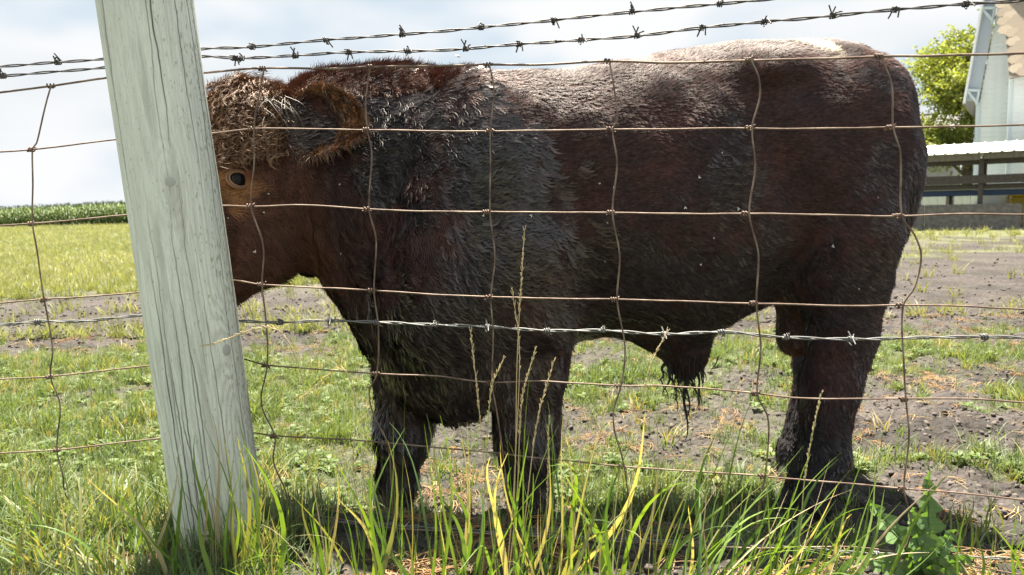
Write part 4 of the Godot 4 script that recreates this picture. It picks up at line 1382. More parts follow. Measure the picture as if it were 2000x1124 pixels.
func build_barn(white: Material) -> void:
	var barn := yard_thing("barn", Vector3(-0.50, 0, -6.2), "white lap-sided barn with steep bracketed eave and tan shingled wing roof", "barn")
	var trim := mat(lin(0.60, 0.68, 0.74), 0.6)
	var paint := stained(Color(0.70, 0.76, 0.78), Color(0.86, 0.88, 0.88), 0.65, 0.5, 70)
	# boards of the gable: straight up to 4.2 m, then leaning in with the steep roof
	var y := 0.0
	var k := 0
	while y < 10.0:
		var lean := maxf(0.0, y - 4.0) * 0.135
		var mb := MB.new()
		var x0 := 0.06 + lean
		mb.box(Vector3((x0 + 6.0) * 0.5, 0.085, 0), Vector3(6.0 - x0, 0.168, 0.03), Basis(Vector3.RIGHT, -0.10), Color.WHITE, 0.004)
		var b := put(mb.mesh(), paint, "siding_board", barn)
		b.position = Vector3(0, y, 0)
		y += 0.165
		k += 1
	slab("wall", Vector3(3.2, 2.1, -0.10), Vector3(6.2, 4.2, 0.14), white, barn)
	slab("wall", Vector3(3.9, 7.2, -0.10), Vector3(5.2, 6.0, 0.14), white, barn)
	slab("side_wall", Vector3(0.03, 2.1, -3.3), Vector3(0.16, 4.2, 6.2), white, barn)
	slab("corner_board", Vector3(0.03, 2.1, 0.035), Vector3(0.14, 4.2, 0.05), trim, barn)
	# steep lower slope of the roof, standing out over the wall
	var up := Vector3(0.135, 1, 0).normalized()
	var tilt := Basis(up.cross(Vector3(0, 0, 1)), up, Vector3(0, 0, 1))
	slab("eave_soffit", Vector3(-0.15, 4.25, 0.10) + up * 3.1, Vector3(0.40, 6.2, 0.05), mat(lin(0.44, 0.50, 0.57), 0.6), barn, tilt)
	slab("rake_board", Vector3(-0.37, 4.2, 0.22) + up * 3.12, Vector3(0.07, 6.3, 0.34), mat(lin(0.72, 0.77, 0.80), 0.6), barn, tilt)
	slab("roof_slope", Vector3(-0.42, 4.2, -3.2) + up * 3.1, Vector3(0.06, 6.3, 6.4), mat(lin(0.25, 0.23, 0.21), 0.8), barn, tilt)
	for s: float in [0.0, 2.75]:
		var at: Vector3 = Vector3(-0.16, 4.25, 0.2) + up * s
		var br := Node3D.new()
		br.name = "bracket"
		barn.add_child(br, true)
		br.transform = Transform3D(tilt, at)
		slab("arm", Vector3(0, 0.35, 0), Vector3(0.42, 0.09, 0.16), trim, br)
		slab("brace", Vector3(0.02, 0.10, 0), Vector3(0.09, 0.56, 0.13), trim, br, Basis(Vector3(0, 0, 1), 0.75))
		slab("upright", Vector3(0.17, 0.10, 0), Vector3(0.07, 0.5, 0.16), trim, br)
	# the wing that comes forward on the right: its wall, corner board and shingled roof
	slab("wing_wall", Vector3(2.95, 2.4, 0.75), Vector3(4.0, 4.8, 1.3), white, barn)
	y = 0.0
	while y < 4.7:
		var mb := MB.new()
		mb.box(Vector3(3.0, 0.085, 1.43), Vector3(4.0, 0.168, 0.03), Basis(Vector3.RIGHT, -0.10), Color.WHITE, 0.004)
		put(mb.mesh(), paint, "siding_board", barn).position = Vector3(0, y, 0)
		y += 0.165
	slab("corner_board", Vector3(1.02, 2.4, 1.46), Vector3(0.11, 4.8, 0.06), trim, barn)
	var rs := [stained(Color(0.30, 0.25, 0.19), Color(0.42, 0.36, 0.28), 0.9, 3.0, 71), stained(Color(0.25, 0.21, 0.17), Color(0.38, 0.32, 0.25), 0.9, 3.0, 72), stained(Color(0.34, 0.29, 0.22), Color(0.46, 0.40, 0.32), 0.9, 3.0, 73)]
	var roof := Node3D.new()
	roof.name = "shingled_roof"
	barn.add_child(roof, true)
	var slope := Basis(Vector3(0, 0, 1), 0.12) * Basis(Vector3.RIGHT, -0.42)
	roof.transform = Transform3D(slope, Vector3(0.62, 4.72, 1.95))
	slab("deck", Vector3(2.2, 2.1, -0.03), Vector3(3.7, 4.4, 0.05), mat(lin(0.2, 0.17, 0.14), 0.9), roof)
	var hexes := []
	for v in 3:
		var mb := MB.new()
		var r := 0.20
		var ring := []
		for i in 6:
			var a := TAU * i / 6.0
			ring.append(Vector3(cos(a) * r * 1.12, sin(a) * r * 0.86, 0.0))
		for i in 6:
			var p: Vector3 = ring[i]
			var q: Vector3 = ring[(i + 1) % 6]
			mb.quad(p + Vector3(0, 0, 0.022), q + Vector3(0, 0, 0.022), Vector3(0, 0, 0.022), Vector3(0, 0, 0.0221))
			mb.quad(p, q, q + Vector3(0, 0, 0.022), p + Vector3(0, 0, 0.022))
		hexes.append(mb.mesh())
	for j in 22:
		for i in 9:
			var xx := i * 0.40 + (0.20 if j % 2 else 0.0)
			var yy := j * 0.17 + 0.05
			if xx < -0.05 + (4.2 - yy) * 0.02 or j * 9 + i > 290:
				continue
			var s := put(hexes[(i + j) % 3], rs[(i * 7 + j * 5 + i * j) % 3], "shingle", roof)
			s.transform = Transform3D(Basis(Vector3.RIGHT, 0.05), Vector3(xx + 0.35, yy, 0.004 + 0.001 * (j % 3)))
	# far grey shed
	var far := yard_thing("grey_shed", Vector3(-7.0, 0, -26.0), "pale grey shed far off beside the yellow-green tree", "shed")
	slab("wall", Vector3(0, 2.2, 0), Vector3(9.0, 4.4, 5.0), stained(Color(0.22, 0.215, 0.23), Color(0.30, 0.29, 0.30), 0.8, 0.5, 75), far)
	for s in [-1.0, 1.0]:
		slab("roof_side", Vector3(0, 5.0, 1.35 * s), Vector3(9.4, 0.08, 3.3), mat(lin(0.10, 0.10, 0.105), 0.8), far, Basis(Vector3.RIGHT, 0.43 * s))
	slab("door", Vector3(1.5, 1.3, 2.53), Vector3(2.2, 2.6, 0.06), mat(lin(0.45, 0.52, 0.58), 0.6), far)


func build_tree(at: Vector3, tall: float, wide: float, sd: int, c0: Color, c1: Color, label: String, leaves: int) -> void:
	var r := RandomNumberGenerator.new()
	r.seed = sd
	var root := thing("leafy_tree", at, label, "tree", "trees behind the yard")
	var bark := stained(Color(0.07, 0.055, 0.045), Color(0.15, 0.12, 0.10), 0.9, 1.5, 80)
	var mb := MB.new()
	var trunk := PackedVector3Array()
	for i in 9:
		var t := i / 8.0
		trunk.push_back(Vector3(sin(t * 3.0 + sd) * 0.18 * t, tall * 0.8 * t, cos(t * 2.0 + sd) * 0.15 * t))
	mb.tube(trunk, 0.028 * tall, 0.004 * tall, 9)
	put(mb.mesh(), bark, "trunk", root)
	var ends := []
	for k in 30:
		var t := r.randf_range(0.22, 1.0)
		var o: Vector3 = trunk[int(t * 8)]
		var a := r.randf() * TAU
		var reach := wide * (0.45 + 0.75 * sin(PI * clampf(t * 0.85 + 0.05, 0, 1))) * r.randf_range(0.55, 1.0)
		var e := o + Vector3(cos(a) * reach, tall * r.randf_range(0.05, 0.24), sin(a) * reach)
		var b := MB.new()
		b.tube(PackedVector3Array([o, o.lerp(e, 0.5) + Vector3(0, tall * 0.02, 0), e]), 0.010 * tall, 0.002 * tall, 5)
		put(b.mesh(), bark, "limb", root)
		ends.append(o.lerp(e, 0.62))
		ends.append(e)
	var buf := PackedFloat32Array()
	for k in leaves:
		var e: Vector3 = ends[r.randi() % ends.size()]
		var d := Vector3(r.randfn(), r.randfn() * 0.75, r.randfn()) * wide * 0.17
		var b := Basis.from_euler(Vector3(r.randf() * TAU, r.randf() * TAU, r.randf() * TAU)) * r.randf_range(0.12, 0.24)
		push(buf, b.x, b.y, b.z, e + d, c0.lerp(c1, r.randf()) * r.randf_range(0.7, 1.3))
	var crown := multi("crown", spray(sd), leaf_mat, buf, root)
	crown.set_meta("kind", "stuff")


var leaf_mat: StandardMaterial3D


func spray(sd: int) -> ArrayMesh:
	var r := RandomNumberGenerator.new()
	r.seed = sd
	var mb := MB.new()
	for k in 7:
		var d := Vector3(r.randfn(), r.randfn(), r.randfn()).normalized()
		var o := Vector3(r.randf_range(-0.6, 0.6), r.randf_range(-0.6, 0.6), r.randf_range(-0.6, 0.6))
		var s := d.cross(Vector3(r.randfn(), r.randfn(), r.randfn())).normalized()
		mb.ribbon(PackedVector3Array([o, o + d * 0.3, o + d * 0.6, o + d * 0.85]), s, PackedFloat32Array([0.03, 0.2, 0.17, 0.01]), 0.25)
	return mb.mesh()


# ------------------------------------------------------------------ plants and litter
func grass_mesh(blades: int, spread: float, width: float, droop: float, sd: int, segs := 3) -> ArrayMesh:
	# a tuft one unit tall
	var r := RandomNumberGenerator.new()
	r.seed = sd
	var mb := MB.new()
	for k in blades:
		var a := r.randf() * TAU
		var out := Vector3(cos(a), 0, sin(a))
		var o := Vector3(r.randfn(), 0, r.randfn()) * spread * 0.6
		var l := r.randf_range(0.55, 1.1)
		var lean := r.randf_range(0.05, 1.0) * droop
		var p := PackedVector3Array()
		var w := PackedFloat32Array()
		for i in segs + 1:
			var t := float(i) / segs
			p.push_back(o + (Vector3.UP * (t - 0.35 * lean * t * t) + out * lean * (0.35 * t + 0.65 * t * t)) * l - Vector3(0, 0.05, 0))
			w.push_back(width * r.randf_range(0.8, 1.2) * (1.0 - 0.8 * t * t))
		var tone := r.randf_range(0.7, 1.25)
		mb.strip(p, out.cross(Vector3.UP).rotated(Vector3.UP, r.randf_range(-0.9, 0.9)), w, Color(tone, tone, tone * r.randf_range(0.8, 1.1)))
	return mb.mesh()


func weed_mesh(sd: int) -> ArrayMesh:
	# low broad-leaved rosette one unit wide
	var r := RandomNumberGenerator.new()
	r.seed = sd
	var mb := MB.new()
	for k in 11:
		var a := TAU * k / 11.0 + r.randf_range(-0.3, 0.3)
		var out := Vector3(cos(a), 0, sin(a))
		var l := r.randf_range(0.4, 0.75)
		var h := r.randf_range(0.1, 0.6)
		var p := PackedVector3Array()
		for i in 5:
			var t := i / 4.0
			p.push_back(out * l * t + Vector3.UP * h * (t * 1.4 - t * t * 0.9) )
		mb.ribbon(p, out.cross(Vector3.UP), PackedFloat32Array([0.02, 0.08, 0.15, 0.13, 0.01]), 0.2)
	return mb.mesh()


func leaf_material(rough := 0.5, back := 0.9) -> StandardMaterial3D:
	var m := tinted(rough)
	m.backlight_enabled = true
	m.backlight = Color(back, back, back * 0.55)
	m.metallic_specular = 0.35
	return m


var grass_mats := []


func scatter_grass() -> void:
	var gm := leaf_material()
	leaf_mat = leaf_material(0.5, 0.95)
	var tufts := []
	for k in 5: tufts.append(grass_mesh(13, 0.26, 0.022, 0.9, 100 + k))
	var bufs := [PackedFloat32Array(), PackedFloat32Array(), PackedFloat32Array(), PackedFloat32Array(), PackedFloat32Array()]
	var weeds := PackedFloat32Array()
	var straw := PackedFloat32Array()
	var clods := PackedFloat32Array()
	# near the fence: every square metre
	for k in 46000:
		var z := -1.25 - 5.6 * pow(rng.randf(), 1.25)
		var half := 0.78 * -z + 0.8
		var x := rng.randf_range(-half, half)
		var m := mud_at(x, z)
		var s := fence_z(x) - z
		var y := ground_y(x, z, m)
		var keep := pow(1.0 - m, 1.6)
		if m > 0.6: keep += 0.02
		if x > -0.6 and s < 0.1: keep *= 0.4
		if rng.randf() > keep:
			# bare soil: clods and straw
			if m > 0.4 and rng.randf() < 0.8:
				var e := Basis.from_euler(Vector3(rng.randf() * TAU, rng.randf() * TAU, 0)) * (0.003 + 0.012 * pow(rng.randf(), 3.0))
				push(clods, e.x, e.y * 0.7, e.z, Vector3(x, y - 0.001, z), Color(0.082, 0.07, 0.063) * rng.randf_range(0.6, 1.3))
			if rng.randf() < 0.025 + 0.38 * sstep(0.15, 0.42, n_patch.get_noise_2d(x * 2.5 + 70.0, z * 2.5)):
				var e := Basis(Vector3.UP, rng.randf() * TAU) * rng.randf_range(0.03, 0.09)
				push(straw, e.x, e.y, e.z, Vector3(x, y + 0.004, z), Color(0.30, 0.16, 0.065).lerp(Color(0.36, 0.27, 0.14), rng.randf()) * rng.randf_range(0.45, 1.0))
			continue
		var h := rng.randf_range(0.035, 0.095)
		if s < 0.22 and x < -0.5: h = rng.randf_range(0.05, 0.12)
		if n_mid.get_noise_2d(x * 0.9 + 30.0, z * 0.9) > 0.25: h *= 1.5
		var tone := n_patch.get_noise_2d(x * 3.0, z * 3.0) * 0.5 + 0.5
		var c := Color(0.125, 0.19, 0.095).lerp(Color(0.24, 0.29, 0.175), clampf(tone + rng.randf_range(-0.3, 0.4), 0, 1))
		if rng.randf() < 0.10: c = Color(0.40, 0.34, 0.19)
		var b := Basis(Vector3.UP, rng.randf() * TAU)
		if rng.randf() < 0.13 and m < 0.5:
			var q := rng.randf_range(0.03, 0.075)
			push(weeds, b.x * q, b.y * q, b.z * q, Vector3(x, y + rng.randf() * 0.02, z), Color(0.11, 0.17, 0.06).lerp(Color(0.17, 0.22, 0.09), rng.randf()))
		else:
			push(bufs[k % 5], b.x * h, b.y * h * rng.randf_range(0.8, 1.2), b.z * h, Vector3(x, y - 0.004, z), c)
	# the meadow beyond
	for k in 42000:
		var t := rng.randf()
		var z := -6.5 - 76.0 * t * t * t
		var x := rng.randf_range(-0.72, -0.05) * -z
		if rng.randf() < 0.3: x = rng.randf_range(-0.1, 0.8) * -z
		var m := mud_at(x, z)
		if m > 0.5 and rng.randf() > 0.03: 
			if rng.randf() < 0.4:
				var e := Basis.from_euler(Vector3(rng.randf() * TAU, rng.randf() * TAU, 0)) * rng.randf_range(0.006, 0.02)
				push(clods, e.x, e.y * 0.7, e.z, Vector3(x, ground_y(x, z, m), z), Color(0.075, 0.064, 0.058) * rng.randf_range(0.7, 1.2))
			continue
		if x > 0.4 * -z and z < -21.0: continue
		var h := rng.randf_range(0.10, 0.22) * (1.0 + 0.012 * -z)
		var tone := n_patch.get_noise_2d(x * 0.4, z * 0.4) * 0.5 + 0.5
		var c := Color(0.22, 0.25, 0.14).lerp(Color(0.34, 0.34, 0.235), clampf(tone + rng.randf_range(-0.4, 0.4), 0, 1))
		if x > 0: c = c.lerp(Color(0.30, 0.30, 0.14), 0.5)
		var b := Basis(Vector3.UP, rng.randf() * TAU)
		push(bufs[k % 5], b.x * h, b.y * h, b.z * h, Vector3(x, ground_y(x, z, m) - 0.01, z), c)
	var lawn := Node3D.new()
	lawn.name = "grass"
	add_child(lawn)
	tag(lawn, "short bright green pasture grass", "grass", "", "stuff")
	for k in 5:
		multi("grass_tufts", tufts[k], gm, bufs[k], lawn)
	tag(multi("ground_weeds", weed_mesh(9), gm, weeds, self), "low broad-leaved weeds growing among the grass", "weeds")
	var clod := MB.new()
	clod.blob(Vector3.ZERO, Vector3.ONE, 5, 7)
	for i in clod.v.size():
		clod.v[i] *= 1.0 + 0.9 * n_fine.get_noise_3d(clod.v[i].x * 0.17, clod.v[i].y * 0.17, clod.v[i].z * 0.17)
	tag(multi("soil_clods", clod.mesh(), tinted(0.95), clods, self), "crumbs and clods of dark churned soil", "soil")
	var st := MB.new()
	for k in 4:
		var p := PackedVector3Array()
		var o := Vector3(rng.randf_range(-0.4, 0.4), 0.02 * k, rng.randf_range(-0.4, 0.4))
		var a := rng.randf() * TAU
		for i in 5:
			var t := i / 4.0 - 0.5
			p.push_back(o + Vector3(cos(a), 0, sin(a)) * t * 1.3 + Vector3(sin(t * 5.0 + k) * 0.12, 0.12 * cos(t * 4.0), cos(t * 6.0 + k) * 0.12))
		st.tube(p, 0.022, 0.014, 5)
	tag(multi("dead_straw", st.mesh(), tinted(0.8), straw, self), "rust and straw coloured dead stems lying on the mud", "straw")


func build_corn() -> void:
	var mb := MB.new()
	mb.tube(PackedVector3Array([Vector3.ZERO, Vector3(0.01, 0.5, 0), Vector3(0, 0.98, 0.01)]), 0.011, 0.005, 5, Color(0.8, 0.9, 0.7))
	for k in 9:
		var a := k * 2.6
		var out := Vector3(cos(a), 0, sin(a))
		var o := Vector3(0, 0.16 + 0.085 * k, 0)
		mb.strip(PackedVector3Array([o, o + out * 0.13 + Vector3(0, 0.13, 0), o + out * 0.27 + Vector3(0, 0.10, 0), o + out * 0.36 - Vector3(0, 0.03, 0)]), out.cross(Vector3.UP), PackedFloat32Array([0.012, 0.024, 0.018, 0.002]))
	for k in 5:
		mb.tube(PackedVector3Array([Vector3(0, 0.95, 0), Vector3(cos(k * 1.3) * 0.05, 1.08, sin(k * 1.3) * 0.05)]), 0.006, 0.003, 4, Color(1.5, 1.3, 0.9))
	var buf := PackedFloat32Array()
	for row in 16:
		for i in 520:
			var x := -100.0 + i * 0.30 + rng.randf_range(-0.08, 0.08)
			var z := -84.0 - row * 0.8 + rng.randf_range(-0.1, 0.1)
			if row > 9: z -= (row - 9) * 3.0
			var h := lerpf(1.95, 2.45, clampf((x + 60.0) / 25.0, 0, 1)) * rng.randf_range(0.9, 1.1)
			var b := Basis(Vector3.UP, rng.randf() * TAU)
			push(buf, b.x * h, b.y * h, b.z * h, Vector3(x, 0.0, z), Color(0.07, 0.125, 0.035).lerp(Color(0.13, 0.18, 0.06), rng.randf()))
	var m := leaf_material(0.5, 0.8)
	tag(multi("corn_field", mb.mesh(), m, buf, self), "strip of tall green maize along the far horizon", "maize")


func blade_variants() -> Array:
	var out := []
	for k in 8:
		var r := RandomNumberGenerator.new()
		r.seed = 300 + k
		var mb := MB.new()
		var p := PackedVector3Array()
		var w := PackedFloat32Array()
		var droop := [0.03, 0.08, 0.15, 0.28, 0.45, 0.05, 0.12, 0.85][k] as float
		for i in 11:
			var t := i / 10.0
			p.push_back(Vector3(droop * t * t * 0.55, t - droop * 0.42 * pow(t, 3.0), 0.03 * sin(t * 4.0 + k)))
			w.push_back(0.0046 * (0.65 + 0.5 * sin(PI * minf(1.0, t * 1.25 + 0.1))) * (1.0 - pow(t, 3.0)) + 0.0004)
		mb.ribbon(p, Vector3(0, 0.0, 1).rotated(Vector3.UP, r.randf_range(-0.5, 0.5)), w, 0.45)
		out.append(mb.mesh())
	return out


func build_clumps() -> void:
	for c in [[0.13, 0.235, 0.055], [0.18, 0.29, 0.06], [0.20, 0.30, 0.085], [0.11, 0.20, 0.075], [0.55, 0.48, 0.33], [0.27, 0.28, 0.13]]:
		var m := mat(Color.WHITE, 0.42)
		m.albedo_texture = noise_tex(0.04, lin(c[0] * 0.8, c[1] * 0.8, c[2] * 0.8), lin(c[0] * 1.2, c[1] * 1.15, c[2] * 1.2), 64, 90)
		m.backlight_enabled = true
		m.backlight = Color(0.95, 0.95, 0.5)
		m.metallic_specular = 0.4
		grass_mats.append(m)
	var shapes := blade_variants()
	# x, z, blades, height, spread, label, lean
	for c in [
		[-0.70, -1.76, 30, 0.34, 0.10, "grass clump with arching bright blades at the foot of the post", 0.0],
		[-0.93, -1.80, 26, 0.26, 0.12, "short grass clump left of the post's foot", -0.1],
		[-1.25, -1.72, 24, 0.24, 0.16, "low loose grass clump at the bottom left corner", 0.1],
		[-0.50, -1.70, 22, 0.27, 0.12, "grass clump just right of the post, blades leaning left", -0.25],
		[-0.25, -1.66, 26, 0.38, 0.11, "grass clump in front of the bull's left-hand front leg", 0.0],
		[-0.02, -1.66, 30, 0.44, 0.10, "tall grass clump in front of the bull's right-hand front leg among seed stalks", 0.05],
		[0.20, -1.64, 28, 0.42, 0.13, "tall grass clump between the bull's front leg and belly", 0.15],
		[0.42, -1.62, 28, 0.42, 0.12, "tall grass clump leaning right below the hanging tassel", 0.45],
		[0.60, -1.66, 22, 0.36, 0.10, "grass clump with long blades leaning right before the hind leg", 0.6],
		[1.16, -1.74, 18, 0.22, 0.10, "green grass clump in the shaded mud at the bottom right", 0.0],
		[1.40, -2.25, 26, 0.17, 0.10, "dark low grass tuft on shaded soil at the right edge", 0.0],
		[0.06, -1.45, 16, 0.34, 0.16, "near grass clump cut by the bottom edge at the centre", 0.1]]:
		var at := Vector3(c[0], ground_y(c[0], c[1]), c[1])
		var root := thing("grass_clump", at, c[5], "grass clump", "long grass clumps along the fence")
		for k in int(c[2] * 1.5):
			var a := rng.randf() * TAU
			var o := Vector3(rng.randfn() * c[4], -0.01, rng.randfn() * c[4] * 0.6)
			if at.x < -0.6 and at.z + o.z < -1.86: o.z = -1.84 - at.z
			var l: float = c[3] * rng.randf_range(0.45, 1.3)
			var b := put(shapes[rng.randi() % 8], grass_mats[[0, 1, 1, 2, 0, 3, 0, 1, 3, 4, 4, 5][rng.randi() % 12]], "blade", root)
			var tilt := Basis(Vector3(0, 0, 1), -c[6] * rng.randf_range(0.4, 1.2) + rng.randfn() * 0.12) * Basis(Vector3(1, 0, 0), rng.randfn() * 0.16)
			b.transform = Transform3D(tilt * Basis(Vector3.UP, a) * Basis.from_scale(Vector3(l, l, clampf(l / 0.32, 0.6, 1.1) * rng.randf_range(0.3, 1.15))), o)


func build_stalks() -> void:
	var dry := mat(lin(0.50, 0.40, 0.22), 0.7)
	var green := mat(lin(0.33, 0.36, 0.13), 0.6)
	for s in [
		[[-0.036, 0.12, -1.769], [0.008, 0.684, -1.821], [0.033, 0.986, -1.854], 0, "tallest straw-coloured seed stalk, rising in front of the bull's shoulder"],
		[[-0.017, 0.12, -1.78], [0.014, 0.70, -1.838], [0.001, 0.844, -1.849], 0, "seed stalk crossing just behind the tallest stalk"],
		[[-0.046, 0.12, -1.723], [-0.085, 0.59, -1.761], [-0.099, 0.756, -1.779], 0, "leftmost upright seed stalk before the bull's chest"],
		[[-0.102, 0.12, -1.752], [-0.055, 0.618, -1.794], [-0.025, 0.687, -1.802], 1, "short seed stalk leaning right between two front legs"],
		[[-0.035, 0.12, -1.721], [0.017, 0.599, -1.762], [0.05, 0.711, -1.774], 0, "seed stalk leaning right in front of the near front leg"],
		[[-0.017, 0.12, -1.702], [0.051, 0.556, -1.737], [0.092, 0.689, -1.751], 0, "rightmost of the stalks before the near front leg, tip over leg edge"],
		[[0.076, 0.12, -1.673], [0.069, 0.414, -1.692], [0.076, 0.564, -1.708], 1, "short dark-headed seed stalk low beside the near front leg"],
		[[0.39, 0.12, -1.669], [0.45, 0.508, -1.702], [0.516, 0.639, -1.716], 0, "feathery pale seed stalk below the belly, right of the hanging tassel"],
		[[0.207, 0.12, -1.702], [0.31, 0.66, -1.752], [0.354, 0.748, -1.758], 0, "slanting seed stalk ending on the middle barbed wire"],
		[[-0.443, 0.14, -1.735], [-0.54, 0.762, -1.79], [-0.72, 0.742, -1.778], 0, "drooping pale seed head crossing the right edge of the post"],
		[[-0.332, 0.14, -1.783], [-0.40, 0.66, -1.817], [-0.509, 0.606, -1.813], 0, "bent seed head hanging over grass right of the post"],
		[[-0.30, 0.14, -1.70], [-0.36, 0.46, -1.75], [-0.345, 0.52, -1.76], 1, "thin slanting stalk before the far front leg"],
		[[0.62, 0.12, -1.69], [0.66, 0.42, -1.71], [0.70, 0.60, -1.73], 1, "thin green stalk beside the hind leg"]]:
		var a := Vector3(s[0][0], s[0][1], s[0][2])
		var p := smooth_path(PackedVector3Array([Vector3.ZERO, (Vector3(s[1][0], s[1][1], s[1][2]) - a) * 0.5 + Vector3(rng.randfn() * 0.008, 0, rng.randfn() * 0.01), Vector3(s[1][0], s[1][1], s[1][2]) - a, Vector3(s[2][0], s[2][1], s[2][2]) - a]), 0.012)
		var root := thing("seed_stalk", a, s[4], "seed stalk", "seed stalks standing along the fence")
		var mb := MB.new()
		mb.tube(p, 0.0016, 0.0008, 6)
		put(mb.mesh(), dry if s[3] == 0 else green, "stem", root)
		var hb := MB.new()
		var n := p.size()
		var m := mini(n - 2, 17)
		for i in m:
			var o := p[n - 1 - i]
			var d := (p[n - 1 - i] - p[n - 2 - i]).normalized()
			for q in 3:
				var an := rng.randf() * TAU
				var sd := d.cross(Vector3(cos(an), 0.2, sin(an))).normalized()
				var e := (d + sd * rng.randf_range(0.1, 0.4)).normalized()
				hb.blob(o + e * rng.randf_range(0.001, 0.008) + sd * 0.0009, Vector3(0.0008, rng.randf_range(0.0045, 0.0075), 0.0008), 5, 5, Basis(e.cross(sd).normalized(), e, sd))
		put(hb.mesh(), dry, "seed_head", root)


func build_thistle() -> void:
	var at := Vector3(0.96, ground_y(0.96, -1.78), -1.78)
	var root := thing("sow_thistle", at, "jagged-leaved green thistle plant at the bottom right of the fence", "weed")
	var green := mat(Color.WHITE, 0.5)
	green.albedo_texture = noise_tex(0.03, lin(0.10, 0.19, 0.065), lin(0.17, 0.27, 0.10), 64, 91)
	green.backlight_enabled = true
	green.backlight = Color(0.9, 0.95, 0.5)
	for s in [[0.13, 1.05, 0.26, 0.02], [-0.16, 0.35, 0.24, -0.03], [0.30, 0.45, 0.17, 0.03], [-0.05, 0.6, 0.20, 0.08], [0.05, 0.25, 0.20, -0.1], [-0.30, 0.2, 0.18, 0.06], [0.2, 0.2, 0.16, 0.12]]:
		var mb := MB.new()
		var l: float = s[2]
		var dir := Vector3(s[0], s[1], s[3]).normalized()
		var side := dir.cross(Vector3(0.1, 0.25, 1)).normalized()
		var nn := side.cross(dir)
		var prev := []
		var n := 22
		for i in n + 1:
			var t := float(i) / n
			var lobe := absf(fposmod(t * 6.5, 1.0) - 0.5) * 2.0
			var w := 0.034 * sin(PI * clampf(t * 0.92 + 0.06, 0, 1)) * (0.30 + 0.85 * (1.0 - lobe)) + 0.002
			var o: Vector3 = dir * l * t + nn * 0.02 * sin(t * 5.0) + Vector3(0, -0.05 * t * t, 0) * (1.0 - s[1])
			var cur := [o - side * w + nn * (0.006 * sin(t * 40.0) + w * 0.3), o, o + side * w + nn * (0.006 * cos(t * 37.0) + w * 0.3)]
			if i > 0:
				mb.quad(prev[0], prev[1], cur[1], cur[0])
				mb.quad(prev[1], prev[2], cur[2], cur[1])
			prev = cur
		put(mb.mesh(), green, "leaf", root)
		var rib := MB.new()
		rib.tube(PackedVector3Array([Vector3.ZERO, dir * l * 0.5 + nn * 0.012, dir * l * 0.85 + nn * -0.012 + Vector3(0, -0.036, 0) * (1.0 - s[1])]), 0.003, 0.001, 5)
		put(rib.mesh(), green, "midrib", root)


